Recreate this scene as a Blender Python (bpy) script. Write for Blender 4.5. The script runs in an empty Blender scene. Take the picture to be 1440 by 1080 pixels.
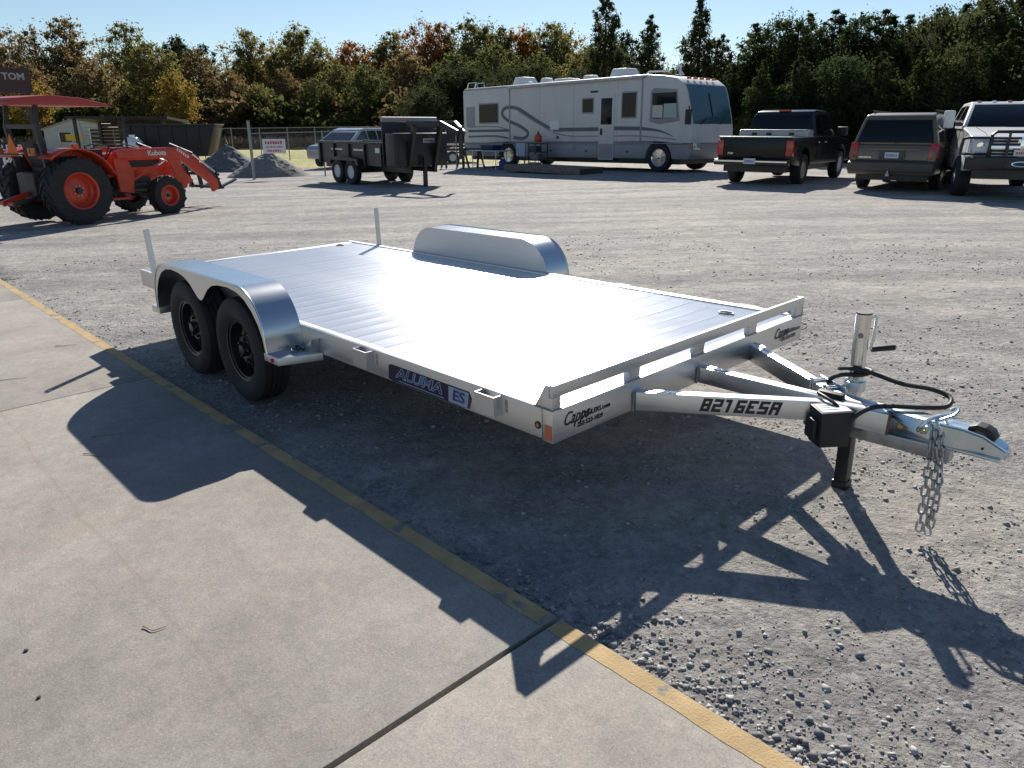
import bpy, bmesh, math, random
import numpy as np
from mathutils import Vector, Matrix, noise as mnoise
random.seed(7); rng = np.random.default_rng(7)
scene = bpy.context.scene
COL = scene.collection
R = math.radians

# ------------------------------------------------------------------ camera, sky, sun, exposure
cam_d = bpy.data.cameras.new('camera'); cam = bpy.data.objects.new('camera', cam_d); COL.objects.link(cam)
cam_d.sensor_width = 36.0; cam_d.lens = 36.0 * 1036.5 / 1440.0
cam_d.clip_start = 0.05; cam_d.clip_end = 3000
cam.location = (0, 0, 1.605); cam.rotation_euler = (math.pi/2 - 0.336, 0, 0)
scene.camera = cam

SUN_DIR = Vector((0.187, 1.523, 1.0)).normalized()
SUN_EL = math.asin(SUN_DIR.z); SUN_AZ = math.atan2(SUN_DIR.x, SUN_DIR.y)
world = bpy.data.worlds.new('World'); scene.world = world; world.use_nodes = True
wn = world.node_tree.nodes; wl = world.node_tree.links; wn.clear()
wo = wn.new('ShaderNodeOutputWorld'); wb = wn.new('ShaderNodeBackground'); ws = wn.new('ShaderNodeTexSky')
ws.sky_type = 'NISHITA'; ws.sun_disc = False; ws.sun_elevation = SUN_EL; ws.sun_rotation = SUN_AZ
ws.altitude = 30; ws.air_density = 1.0; ws.dust_density = 0.12; ws.ozone_density = 3.4
wb.inputs['Strength'].default_value = 0.074
wl.new(ws.outputs[0], wb.inputs[0]); wl.new(wb.outputs[0], wo.inputs[0])
sun_d = bpy.data.lights.new('sun', 'SUN'); sun = bpy.data.objects.new('sun', sun_d); COL.objects.link(sun)
sun_d.energy = 5.0; sun_d.angle = R(0.53); sun_d.color = (1.0, 0.945, 0.86)
sun.rotation_euler = (-SUN_DIR).to_track_quat('-Z', 'Y').to_euler(); sun.location = (4, 30, 25)
scene.view_settings.view_transform = 'Standard'; scene.view_settings.look = 'None'
scene.view_settings.exposure = 0.44; scene.view_settings.gamma = 1.0; scene.view_settings.use_curve_mapping = False
scene.cycles.max_bounces = 6; scene.cycles.transparent_max_bounces = 12
scene.cycles.use_adaptive_sampling = True

# ------------------------------------------------------------------ materials
MATS = {}
def mat(name, color, rough=0.6, metal=0.0, var=0.0, vscale=6.0, bump=0.0, bscale=40.0, color2=None, coat=0.0,
        trans=0.0, spec=0.5, aniso=0.0, tangent=None, emit=None, rvar=0.0, stretch=None):
    if name in MATS: return MATS[name]
    m = bpy.data.materials.new(name); m.use_nodes = True; MATS[name] = m
    nt = m.node_tree; n = nt.nodes; l = nt.links; b = n['Principled BSDF']
    b.inputs['Roughness'].default_value = rough; b.inputs['Metallic'].default_value = metal
    b.inputs['Coat Weight'].default_value = coat; b.inputs['Specular IOR Level'].default_value = spec
    b.inputs['Base Color'].default_value = (*color, 1)
    if trans: b.inputs['Transmission Weight'].default_value = trans
    if emit: b.inputs['Emission Color'].default_value = (*emit[0], 1); b.inputs['Emission Strength'].default_value = emit[1]
    tc = None
    def coords():
        t = n.new('ShaderNodeTexCoord'); o = t.outputs['Object']
        if stretch:
            mp = n.new('ShaderNodeMapping'); mp.inputs['Scale'].default_value = stretch; l.new(o, mp.inputs['Vector']); o = mp.outputs[0]
        return o
    if var or color2 or rvar:
        tc = coords(); nz = n.new('ShaderNodeTexNoise'); nz.inputs['Scale'].default_value = vscale; nz.inputs['Detail'].default_value = 6
        l.new(tc, nz.inputs['Vector'])
        rp = n.new('ShaderNodeValToRGB'); l.new(nz.outputs['Fac'], rp.inputs['Fac'])
        rp.color_ramp.elements[0].position = 0.3; rp.color_ramp.elements[1].position = 0.7
        c2 = color2 if color2 else tuple(min(1, c*(1+var)) for c in color)
        c1 = color if color2 else tuple(c*(1-var) for c in color)
        rp.color_ramp.elements[0].color = (*c1, 1); rp.color_ramp.elements[1].color = (*c2, 1)
        l.new(rp.outputs[0], b.inputs['Base Color'])
        if rvar:
            mr = n.new('ShaderNodeMapRange'); l.new(nz.outputs['Fac'], mr.inputs['Value'])
            mr.inputs['From Min'].default_value = .3; mr.inputs['From Max'].default_value = .7
            mr.inputs['To Min'].default_value = rough-rvar; mr.inputs['To Max'].default_value = rough+rvar
            l.new(mr.outputs[0], b.inputs['Roughness'])
    if bump:
        t2 = tc or coords(); nb = n.new('ShaderNodeTexNoise'); nb.inputs['Scale'].default_value = bscale; nb.inputs['Detail'].default_value = 4
        l.new(t2, nb.inputs['Vector']); bp = n.new('ShaderNodeBump'); bp.inputs['Strength'].default_value = bump; bp.inputs['Distance'].default_value = 0.01
        l.new(nb.outputs['Fac'], bp.inputs['Height']); l.new(bp.outputs[0], b.inputs['Normal'])
    if aniso:
        b.inputs['Anisotropic'].default_value = aniso
        if tangent:
            cx = n.new('ShaderNodeCombineXYZ')
            for i in range(3): cx.inputs[i].default_value = tangent[i]
            vt = n.new('ShaderNodeVectorTransform'); vt.vector_type = 'VECTOR'; vt.convert_from = 'OBJECT'; vt.convert_to = 'WORLD'
            l.new(cx.outputs[0], vt.inputs[0]); l.new(vt.outputs[0], b.inputs['Tangent'])
    return m

# ------------------------------------------------------------------ mesh helpers
class MB:
    def __init__(s): s.v = []; s.f = []
    def add(s, vs, fs):
        o = len(s.v); s.v += [tuple(p) for p in vs]; s.f += [tuple(i+o for i in f) for f in fs]; return s
    def box(s, x0, x1, y0, y1, z0, z1):
        vs = [(x, y, z) for z in (z0, z1) for y in (y0, y1) for x in (x0, x1)]
        return s.add(vs, [(0,2,3,1),(4,5,7,6),(0,1,5,4),(2,6,7,3),(0,4,6,2),(1,3,7,5)])
    def hexa(s, bot, top):
        return s.add(list(bot)+list(top), [(3,2,1,0),(4,5,6,7),(0,1,5,4),(1,2,6,5),(2,3,7,6),(3,0,4,7)])
    def prism(s, poly, axis, a, b):
        # poly of 2D points; axis 'y': (x,z) ; 'x': (y,z) ; 'z': (x,y)
        def P(p, t):
            return {'y': (p[0], t, p[1]), 'x': (t, p[0], p[1]), 'z': (p[0], p[1], t)}[axis]
        n = len(poly); vs = [P(p, a) for p in poly]+[P(p, b) for p in poly]
        return s.add(vs, [tuple(range(n))[::-1], tuple(range(n, 2*n))]+[(i, (i+1) % n, n+(i+1) % n, n+i) for i in range(n)])
    def prism_taper(s, poly, hw):
        # side profile (x,z) with half width function hw(x,z)
        n = len(poly); vs = [(p[0], -hw(*p), p[1]) for p in poly]+[(p[0], hw(*p), p[1]) for p in poly]
        return s.add(vs, [tuple(range(n)), tuple(range(n, 2*n))[::-1]]+[(i, n+i, n+(i+1) % n, (i+1) % n) for i in range(n)])
    def beam(s, p0, p1, w, h):
        p0 = Vector(p0); p1 = Vector(p1); d = (p1-p0).normalized(); side = d.cross(Vector((0, 0, 1)))
        if side.length < 1e-3: side = Vector((1, 0, 0))
        side.normalize(); up = side.cross(d)
        def q(p): return [p+side*a*w/2+up*b*h/2 for a, b in ((-1,-1),(1,-1),(1,1),(-1,1))]
        return s.add(q(p0)+q(p1), [(3,2,1,0),(4,5,6,7),(0,1,5,4),(1,2,6,5),(2,3,7,6),(3,0,4,7)])
    def cyl(s, p0, p1, r0, r1=None, n=12, caps=True):
        r1 = r0 if r1 is None else r1
        p0 = Vector(p0); p1 = Vector(p1); d = (p1-p0).normalized(); a = d.orthogonal().normalized(); b = d.cross(a)
        vs = []
        for p, r in ((p0, r0), (p1, r1)):
            vs += [p+(a*math.cos(2*math.pi*i/n)+b*math.sin(2*math.pi*i/n))*r for i in range(n)]
        fs = [(i, (i+1) % n, n+(i+1) % n, n+i) for i in range(n)]
        if caps: fs += [tuple(range(n))[::-1], tuple(range(n, 2*n))]
        return s.add(vs, fs)
    def tube(s, pts, r, n=8, closed=False):
        pts = [Vector(p) for p in pts]; m = len(pts); vs = []; prev = None
        for i, p in enumerate(pts):
            if closed: d = pts[(i+1) % m]-pts[i-1]
            else: d = pts[min(i+1, m-1)]-pts[max(i-1, 0)]
            d.normalize()
            a = (prev - d*prev.dot(d)) if prev is not None else d.orthogonal()
            a.normalize(); prev = a; b = d.cross(a)
            rr = r[i] if isinstance(r, (list, tuple)) else r
            vs += [p+(a*math.cos(2*math.pi*k/n)+b*math.sin(2*math.pi*k/n))*rr for k in range(n)]
        fs = []
        for i in range(m if closed else m-1):
            j = (i+1) % m
            fs += [(i*n+k, i*n+(k+1) % n, j*n+(k+1) % n, j*n+k) for k in range(n)]
        if not closed: fs += [tuple(range(n))[::-1], tuple(range((m-1)*n, m*n))]
        return s.add(vs, fs)
    def lathe_y(s, prof, cx, cz, n=32, cy=0):
        # prof: list of (r, y) revolved about the Y axis through (cx, cz)
        m = len(prof); vs = []
        for k in range(n):
            a = 2*math.pi*k/n
            vs += [(cx+r*math.cos(a), cy+y, cz+r*math.sin(a)) for r, y in prof]
        fs = []
        for k in range(n):
            j = (k+1) % n
            fs += [(k*m+i, j*m+i, j*m+i+1, k*m+i+1) for i in range(m-1)]
        return s.add(vs, fs)
    def panel(s, pts, t):
        pts = [Vector(p) for p in pts]; nrm = Vector((0, 0, 0))
        for i in range(len(pts)): nrm += pts[i].cross(pts[(i+1) % len(pts)])
        nrm.normalize(); n = len(pts)
        vs = pts+[p+nrm*t for p in pts]
        return s.add(vs, [tuple(range(n))[::-1], tuple(range(n, 2*n))]+[(i, (i+1) % n, n+(i+1) % n, n+i) for i in range(n)])
    def xf(s, M): s.v = [tuple(M @ Vector(p)) for p in s.v]; return s
    def mesh(s, name, m=None, bevel=0, seg=2, smooth=True, angle=35, recalc=True):
        me = bpy.data.meshes.new(name); me.from_pydata(s.v, [], s.f); me.update()
        if bevel or recalc:
            bm = bmesh.new(); bm.from_mesh(me)
            if recalc: bmesh.ops.recalc_face_normals(bm, faces=bm.faces)
            if bevel:
                es = [e for e in bm.edges if e.is_manifold and e.calc_face_angle(0) > R(28)]
                bmesh.ops.bevel(bm, geom=es, offset=bevel, segments=seg, profile=0.6, affect='EDGES', clamp_overlap=True)
            bm.to_mesh(me); bm.free()
        if 0 < bevel <= .012: angle = min(angle, 18)
        if smooth:
            me.polygons.foreach_set('use_smooth', [True]*len(me.polygons)); me.set_sharp_from_angle(angle=R(angle))
        if m: me.materials.append(m)
        return me
    def build(s, name, m=None, parent=None, loc=None, **k):
        return link(name, s.mesh(name, m, **k), parent, loc)

def link(name, me, parent=None, loc=None):
    o = bpy.data.objects.new(name, me); COL.objects.link(o)
    if parent is not None: o.parent = parent
    if loc is not None: o.location = loc
    return o
def tag(o, label=None, cat=None, group=None, kind=None):
    if label: o['label'] = label
    if cat: o['category'] = cat
    if group: o['group'] = group
    if kind: o['kind'] = kind
    return o
def empty(name, loc=(0, 0, 0), rz=0, label=None, cat=None, group=None):
    o = bpy.data.objects.new(name, None); COL.objects.link(o); o.location = loc; o.rotation_euler = (0, 0, rz)
    o.empty_display_size = 0.2
    return tag(o, label, cat, group)
def text(name, body, size, m, parent, M, shear=0.0, offset=0.0, ext=0.0006, width=1.0, font_space=1.0):
    c = bpy.data.curves.new(name, 'FONT'); c.body = body; c.size = size; c.shear = shear; c.offset = offset; c.extrude = ext
    c.align_x = 'CENTER'; c.align_y = 'CENTER'; c.space_character = font_space; c.resolution_u = 3
    o = bpy.data.objects.new(name+'_src', c); COL.objects.link(o)
    dg = bpy.context.evaluated_depsgraph_get(); me = bpy.data.meshes.new_from_object(o.evaluated_get(dg))
    bpy.data.objects.remove(o); bpy.data.curves.remove(c)
    me.transform(Matrix.Diagonal((width, 1, 1, 1))); me.transform(M)
    me.materials.clear(); me.materials.append(m); me.name = name
    return link(name, me, parent)
def print_line(name, m, parent, M, w, h, n):
    # a row of print too small to read: short uneven blocks
    r_ = random.Random(n*7+int(w*1000)); mb = MB(); x = -w/2; vs = []
    for i in range(n):
        ww = w/n*r_.uniform(.55, .8); hh = h*r_.uniform(.75, 1)
        mb.box(x, x+ww, -h/2, -h/2+hh, -.0005, .0008); x += w/n
    mb.xf(M); return mb.build(name, m, parent, smooth=False)
def frame(origin, right, up):
    r = Vector(right).normalized(); u = Vector(up).normalized(); n = r.cross(u)
    return Matrix(((r.x, u.x, n.x, origin[0]), (r.y, u.y, n.y, origin[1]), (r.z, u.z, n.z, origin[2]), (0, 0, 0, 1)))
def arc(cx, cz, r, a0, a1, n, rz=None):
    rz = rz or r
    return [(cx+r*math.cos(R(a0+(a1-a0)*i/n)), cz+rz*math.sin(R(a0+(a1-a0)*i/n))) for i in range(n+1)]
# the lot falls gently to the left and levels out on both sides
def gz(X):
    d = X-.175; lim = 4.5 if d > 0 else 9.0; ext = 1.2 if d > 0 else 3.0; a = abs(d)
    return .026*(d if a < lim else math.copysign(lim+(1-math.exp(-(a-lim)/ext))*ext, d))
def gza(X):
    d = X-.175; a = np.abs(d); lim = np.where(d > 0, 4.5, 9.0); ext = np.where(d > 0, 1.2, 3.0)
    return .026*np.where(a < lim, d, np.sign(d)*(lim+(1-np.exp(-np.maximum(a-lim, 0)/ext))*ext))

# matte / paint / metal library
M_rubber = mat('tyre_rubber', (.018, .018, .019), .75, bump=.15, bscale=60, var=.25)
M_black = mat('black_paint', (.012, .012, .013), .38, var=.3, rvar=.08)
M_blackpl = mat('black_plastic', (.016, .016, .017), .55, bump=.1, bscale=200)
M_glass = mat('dark_glass', (.008, .010, .012), .05, spec=.28)
M_zinc = mat('zinc_plate', (.62, .66, .68), .32, 1, var=.12, vscale=14, color2=(.55, .66, .72), rvar=.1)
M_zincd = mat('galvanised_steel', (.42, .43, .44), .5, 1, var=.2, vscale=25, rvar=.1)
M_chrome = mat('chrome', (.75, .76, .78), .12, 1)
M_white = mat('white_paint', (.74, .74, .72), .35, coat=.3, var=.03)
M_whitepl = mat('white_plastic', (.72, .73, .72), .5, var=.05)
M_red_lens = mat('red_lens', (.45, .012, .01), .15, coat=.6)
M_amber = mat('amber_lens', (.5, .13, .02), .2, coat=.5)
M_plate = mat('licence_plate', (.62, .64, .68), .4)
M_ink = mat('black_vinyl', (.02, .02, .022), .45)
# ------------------------------------------------------------------ trailer frame of reference
TR = Matrix.Translation((0.175, 2.713, 0)) @ Matrix.Rotation(-0.026, 4, 'Y') @ Matrix.Rotation(-0.815, 4, 'Z')
TRi = TR.inverted()

# ------------------------------------------------------------------ ground
def ground_material():
    m = bpy.data.materials.new('gravel'); m.use_nodes = True; nt = m.node_tree; n = nt.nodes; l = nt.links; b = n['Principled BSDF']
    g = n.new('ShaderNodeNewGeometry'); pos = g.outputs['Position']
    def noise(sc, det=6, rough=.6, dist=0):
        t = n.new('ShaderNodeTexNoise'); t.inputs['Scale'].default_value = sc; t.inputs['Detail'].default_value = det
        t.inputs['Roughness'].default_value = rough; t.inputs['Distortion'].default_value = dist; l.new(pos, t.inputs['Vector']); return t.outputs['Fac']
    def ramp(f, stops):
        r = n.new('ShaderNodeValToRGB'); l.new(f, r.inputs['Fac']); e = r.color_ramp.elements
        while len(e) < len(stops): e.new(.5)
        for i, (p, c) in enumerate(stops): e[i].position = p; e[i].color = (*c, 1) if len(c) == 3 else c
        return r.outputs['Color']
    def mix(f, a, c, mode='MIX'):
        x = n.new('ShaderNodeMix'); x.data_type = 'RGBA'; x.blend_type = mode
        if isinstance(f, float): x.inputs[0].default_value = f
        else: l.new(f, x.inputs[0])
        for s, val in ((x.inputs[6], a), (x.inputs[7], c)):
            if isinstance(val, tuple): s.default_value = (*val, 1)
            else: l.new(val, s)
        return x.outputs[2]
    vor = n.new('ShaderNodeTexVoronoi'); vor.inputs['Scale'].default_value = 42; l.new(pos, vor.inputs['Vector'])
    vor2 = n.new('ShaderNodeTexVoronoi'); vor2.inputs['Scale'].default_value = 95; l.new(pos, vor2.inputs['Vector'])
    patch = ramp(noise(.55, 5, .62, .4), [(.40, (0, 0, 0)), (.60, (1, 1, 1))])
    patch2 = ramp(noise(2.6, 6, .7, .3), [(.42, (0, 0, 0)), (.62, (1, 1, 1))])
    sand = ramp(noise(9, 8, .7), [(.3, (.35, .318, .278)), (.55, (.49, .452, .40)), (.75, (.60, .56, .505))])
    stone = ramp(vor.outputs['Color'], [(.0, (.20, .196, .195)), (.5, (.34, .33, .32)), (1., (.52, .50, .475))])
    f = n.new('ShaderNodeMath'); f.operation = 'MULTIPLY_ADD'; l.new(patch, f.inputs[0]); f.inputs[1].default_value = .45
    hf = n.new('ShaderNodeMath'); hf.operation = 'MULTIPLY'; l.new(patch2, hf.inputs[0]); hf.inputs[1].default_value = .5
    l.new(hf.outputs[0], f.inputs[2])
    col = mix(f.outputs[0], sand, stone)
    dark = ramp(noise(30, 4, .75), [(.57, (0, 0, 0)), (.66, (1, 1, 1))])
    dk = n.new('ShaderNodeMath'); dk.operation = 'MULTIPLY'; l.new(dark, dk.inputs[0]); dk.inputs[1].default_value = .6
    col = mix(dk.outputs[0], col, (.16, .155, .15))
    dark2 = ramp(noise(7, 5, .75, .3), [(.56, (0, 0, 0)), (.66, (1, 1, 1))])
    dk2 = n.new('ShaderNodeMath'); dk2.operation = 'MULTIPLY'; l.new(dark2, dk2.inputs[0]); dk2.inputs[1].default_value = .42
    col = mix(dk2.outputs[0], col, (.17, .16, .15))
    for sc_, st_ in ((3.2, .42), (13., .40), (1.1, .25)):  # dark specks put gritty shading into the colour where distant bump is too fine
        dd = ramp(noise(sc_, 9, .82, .2), [(.50, (0, 0, 0)), (.60, (1, 1, 1))]); de = n.new('ShaderNodeMath'); de.operation = 'MULTIPLY'; l.new(dd, de.inputs[0]); de.inputs[1].default_value = st_; col = mix(de.outputs[0], col, (.20, .192, .183))
    # streaky wheel tracks
    mp = n.new('ShaderNodeMapping'); mp.inputs['Rotation'].default_value = (0, 0, R(-15)); mp.inputs['Scale'].default_value = (.12, 1.2, 1); l.new(pos, mp.inputs['Vector'])
    tn = n.new('ShaderNodeTexNoise'); tn.inputs['Scale'].default_value = 1.3; tn.inputs['Detail'].default_value = 5; l.new(mp.outputs[0], tn.inputs['Vector'])
    tr = ramp(tn.outputs['Fac'], [(.38, (.72, .72, .73)), (.62, (1.12, 1.1, 1.07))])
    col = mix(.8, col, tr, 'MULTIPLY')
    l.new(col, b.inputs['Base Color']); b.inputs['Roughness'].default_value = .9; b.inputs['Specular IOR Level'].default_value = .25
    h1 = n.new('ShaderNodeMath'); h1.operation = 'MULTIPLY_ADD'
    inv = n.new('ShaderNodeMath'); inv.operation = 'SUBTRACT'; inv.inputs[0].default_value = 1; l.new(vor.outputs['Distance'], inv.inputs[1])
    hw = n.new('ShaderNodeMath'); hw.operation = 'MULTIPLY'; l.new(f.outputs[0], hw.inputs[0]); hw.inputs[1].default_value = .8
    l.new(inv.outputs[0], h1.inputs[0]); l.new(hw.outputs[0], h1.inputs[1]); l.new(noise(70, 6, .8), h1.inputs[2])
    bp = n.new('ShaderNodeBump'); bp.inputs['Strength'].default_value = .8; bp.inputs['Distance'].default_value = .014
    l.new(h1.outputs[0], bp.inputs['Height'])
    bp2 = n.new('ShaderNodeBump'); bp2.inputs['Strength'].default_value = .8; bp2.inputs['Distance'].default_value = .05
    l.new(noise(5, 5, .7), bp2.inputs['Height']); l.new(bp.outputs[0], bp2.inputs['Normal']); l.new(bp2.outputs[0], b.inputs['Normal'])
    return m
M_gravel = ground_material()

def sheet(name, xs, ys, zf, m):
    xs = np.asarray(xs); ys = np.asarray(ys); X, Y = np.meshgrid(xs, ys); Z = zf(X, Y)
    nx, ny = len(xs), len(ys)
    v = np.stack([X.ravel(), Y.ravel(), Z.ravel()], 1)
    i = np.arange(nx*ny).reshape(ny, nx); f = np.stack([i[:-1, :-1], i[:-1, 1:], i[1:, 1:], i[1:, :-1]], -1).reshape(-1, 4)
    me = bpy.data.meshes.new(name); me.vertices.add(len(v)); me.vertices.foreach_set('co', v.ravel())
    me.loops.add(f.size); me.loops.foreach_set('vertex_index', f.ravel().astype(np.int32))
    me.polygons.add(len(f)); me.polygons.foreach_set('loop_start', np.arange(0, f.size, 4, dtype=np.int32))
    me.update(calc_edges=True); me.polygons.foreach_set('use_smooth', [True]*len(f)); me.materials.append(m)
    return link(name, me)
def vnoise(X, Y, seed, sc):
    # cheap smooth value noise on numpy arrays
    r = np.random.default_rng(seed).random((64, 64)); x = X/sc; y = Y/sc
    xi = np.floor(x).astype(int); yi = np.floor(y).astype(int); fx = x-xi; fy = y-yi
    fx = fx*fx*(3-2*fx); fy = fy*fy*(3-2*fy)
    g = lambda a, c: r[a % 64, c % 64]
    return (g(xi, yi)*(1-fx)+g(xi+1, yi)*fx)*(1-fy)+(g(xi, yi+1)*(1-fx)+g(xi+1, yi+1)*fx)*fy
def to_T(X, Y):
    A = np.array(TRi); return A[0, 0]*X+A[0, 1]*Y+A[0, 3], A[1, 0]*X+A[1, 1]*Y+A[1, 3]
def gravel_z(X, Y):
    und = (vnoise(X, Y, 1, 1.3)-.5)*.022+(vnoise(X, Y, 2, .35)-.5)*.012+(vnoise(X, Y, 3, 5.)-.5)*.05*np.clip((Y-8)/8, 0, 1)
    tx, ty = to_T(X, Y); near = np.clip((ty+.40)/.5, 0, 1)
    dip = np.where(ty < -.55, -.25, 0)
    return gza(X)+und*near-.012*(1-near)+dip
def spaced(a, b, fine, n, p=2.2):
    t = np.linspace(-1, 1, n); s = np.sign(t)*np.abs(t)**p; return np.where(s < 0, -s*a, s*b)+fine
gx = np.concatenate([np.arange(-80, -14, 4.), np.arange(-14, -6, .3), np.arange(-6, 6, .07), np.arange(6, 16, .3), np.arange(16, 81, 4.)])
gy = np.concatenate([np.arange(-12, 0, 1.), np.arange(0, 9, .07), np.arange(9, 24, .25), np.arange(24, 38.5, .6)])
lot = tag(sheet('gravel_lot', gx, gy, gravel_z, M_gravel), kind='structure')

M_grass = mat('field_grass', (.30, .29, .075), .9, vscale=.6, bump=.3, bscale=8, color2=(.42, .37, .13))
M_scrub = mat('dry_scrub', (.085, .07, .045), .95, bump=.8, bscale=5, color2=(.14, .105, .062), vscale=.35)
fx_ = np.concatenate([np.arange(-260, -40, 20.), np.arange(-40, 30, .5), np.arange(30, 261, 20.)])
def grass_z(X, Y): return gza(X)+.03+(vnoise(X, Y, 5, 3)-.5)*.06
fy_ = np.concatenate([np.arange(36., 68, .8)])
fld = sheet('grass_field', fx_, fy_, grass_z, M_grass)
co = np.empty(len(fld.data.vertices)*3); fld.data.vertices.foreach_get('co', co); co = co.reshape(-1, 3)
edge = co[:, 1] < 36.5; co[edge, 1] += (vnoise(co[edge, 0], co[edge, 1]*0, 9, 1.1)-.5)*1.6; co[edge, 2] -= .09
fld.data.vertices.foreach_set('co', co.ravel()); fld.data.update(); tag(fld, kind='structure')
scr = tag(sheet('scrub_ground', np.arange(-1200, 1201, 30.), np.concatenate([np.arange(67, 140, 3.), np.arange(140, 1500, 60.)]),
      lambda X, Y: gza(X)+.06+(vnoise(X, Y, 6, 7)-.5)*.15, M_scrub), kind='structure')

# grass blades: real tufts on the field
def tufts(name, n, x0, x1, y0, y1, h, m, zf):
    X = rng.uniform(x0, x1, n); Y = y0+(y1-y0)*rng.random(n)**1.4; Z = zf(X, Y); a = rng.uniform(0, 2*np.pi, n)
    H = h*rng.uniform(.5, 1.3, n); w = H*.35; lx = rng.normal(0, .3, n)*H; ly = rng.normal(0, .3, n)*H
    v = np.stack([np.stack([X-np.cos(a)*w, Y-np.sin(a)*w, Z-.02], 1), np.stack([X+np.cos(a)*w, Y+np.sin(a)*w, Z-.02], 1), np.stack([X+lx, Y+ly, Z+H], 1)], 1).reshape(-1, 3)
    me = bpy.data.meshes.new(name); me.from_pydata(v.tolist(), [], np.arange(3*n).reshape(-1, 3).tolist()); me.materials.append(m)
    return link(name, me)
M_blade = mat('grass_blade', (.30, .30, .08), .8, color2=(.45, .38, .14), vscale=1.5)
tag(tufts('field_grass', 14000, -34, 16, 35.6, 60, .045, M_blade, grass_z), 'mown yellow green grass of the field beyond the chain link fence', 'grass', kind='stuff')
M_weed = mat('dry_weeds', (.11, .085, .05), .9, color2=(.20, .145, .08), vscale=.8)
tag(tufts('dry_weeds', 16000, -70, 30, 68, 92, .9, M_weed, lambda X, Y: gza(X)), 'band of brown dry weeds between the field and the woods', 'weeds', kind='stuff')

# ------------------------------------------------------------------ concrete pavement (slabs with joints), painted edge
def concrete_material():
    m = bpy.data.materials.new('concrete'); m.use_nodes = True; nt = m.node_tree; n = nt.nodes; l = nt.links; b = n['Principled BSDF']
    tc = n.new('ShaderNodeTexCoord'); pos = tc.outputs['Object']
    def noise(sc, det=5, rough=.6, dist=0, vec=None):
        t = n.new('ShaderNodeTexNoise'); t.inputs['Scale'].default_value = sc; t.inputs['Detail'].default_value = det
        t.inputs['Roughness'].default_value = rough; t.inputs['Distortion'].default_value = dist; l.new(vec or pos, t.inputs['Vector']); return t.outputs['Fac']
    def ramp(f, stops):
        r = n.new('ShaderNodeValToRGB'); l.new(f, r.inputs['Fac']); e = r.color_ramp.elements
        while len(e) < len(stops): e.new(.5)
        for i, (p, c) in enumerate(stops): e[i].position = p; e[i].color = (*c, 1)
        return r.outputs['Color']
    def mix(f, a, c, mode='MIX'):
        x = n.new('ShaderNodeMix'); x.data_type = 'RGBA'; x.blend_type = mode
        if isinstance(f, float): x.inputs[0].default_value = f
        else: l.new(f, x.inputs[0])
        for s, val in ((x.inputs[6], a), (x.inputs[7], c)):
            if isinstance(val, tuple): s.default_value = (*val, 1)
            else: l.new(val, s)
        return x.outputs[2]
    col = ramp(noise(1.1, 6, .6, .5), [(.25, (.255, .235, .208)), (.5, (.325, .302, .27)), (.75, (.39, .365, .328))])
    col = mix(.55, col, ramp(noise(7, 6, .7), [(.3, (.74, .74, .75)), (.7, (1.16, 1.13, 1.08))]), 'MULTIPLY')
    col = mix(.75, col, ramp(noise(120, 3, .85), [(.3, (.62, .62, .62)), (.7, (1.3, 1.29, 1.26))]), 'MULTIPLY')
    col = mix(.5, col, ramp(noise(26, 5, .8), [(.35, (.72, .72, .73)), (.65, (1.15, 1.14, 1.12))]), 'MULTIPLY')
    # rusty water stain running along the slab and broom-dragged smears across it
    sx = n.new('ShaderNodeSeparateXYZ'); l.new(pos, sx.inputs[0])
    wob = n.new('ShaderNodeMath'); wob.operation = 'MULTIPLY_ADD'; l.new(noise(1.7, 3), wob.inputs[0]); wob.inputs[1].default_value = .10; l.new(sx.outputs['Y'], wob.inputs[2])
    d = n.new('ShaderNodeMath'); d.operation = 'ADD'; l.new(wob.outputs[0], d.inputs[0]); d.inputs[1].default_value = 1.33
    ab = n.new('ShaderNodeMath'); ab.operation = 'ABSOLUTE'; l.new(d.outputs[0], ab.inputs[0])
    sr = ramp(ab.outputs[0], [(.002, (1, 1, 1)), (.014, (0, 0, 0))])
    sm = n.new('ShaderNodeMath'); sm.operation = 'MULTIPLY'; l.new(sr, sm.inputs[0]); l.new(noise(5, 5, .7), sm.inputs[1])
    sm2 = n.new('ShaderNodeMath'); sm2.operation = 'MULTIPLY'; l.new(sm.outputs[0], sm2.inputs[0]); sm2.inputs[1].default_value = .42
    col = mix(sm2.outputs[0], col, (.20, .145, .09))
    mp = n.new('ShaderNodeMapping'); mp.inputs['Rotation'].default_value = (0, 0, R(8)); mp.inputs['Scale'].default_value = (9, .8, 1); l.new(pos, mp.inputs['Vector'])
    sw = ramp(noise(.9, 4, .6, .2, mp.outputs[0]), [(.62, (0, 0, 0)), (.72, (1, 1, 1))])
    s3 = n.new('ShaderNodeMath'); s3.operation = 'MULTIPLY'; l.new(sw, s3.inputs[0]); s3.inputs[1].default_value = .28
    col = mix(s3.outputs[0], col, (.31, .235, .165))
    sp_ = ramp(noise(3.3, 2, .4, .2), [(.70, (0, 0, 0)), (.76, (1, 1, 1))]); s4 = n.new('ShaderNodeMath'); s4.operation = 'MULTIPLY'; l.new(sp_, s4.inputs[0]); s4.inputs[1].default_value = .30; col = mix(s4.outputs[0], col, (.12, .112, .10))
    gl = ramp(noise(260, 1, .5), [(.70, (0, 0, 0)), (.74, (1, 1, 1))]); col = mix(gl, col, (.60, .58, .54))  # pale specks paint small sparkles into the colour
    l.new(col, b.inputs['Base Color']); b.inputs['Roughness'].default_value = .82; b.inputs['Specular IOR Level'].default_value = .35
    bp = n.new('ShaderNodeBump'); bp.inputs['Strength'].default_value = .35; bp.inputs['Distance'].default_value = .004
    l.new(noise(110, 5, .75), bp.inputs['Height']); l.new(bp.outputs[0], b.inputs['Normal'])
    return m
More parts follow.
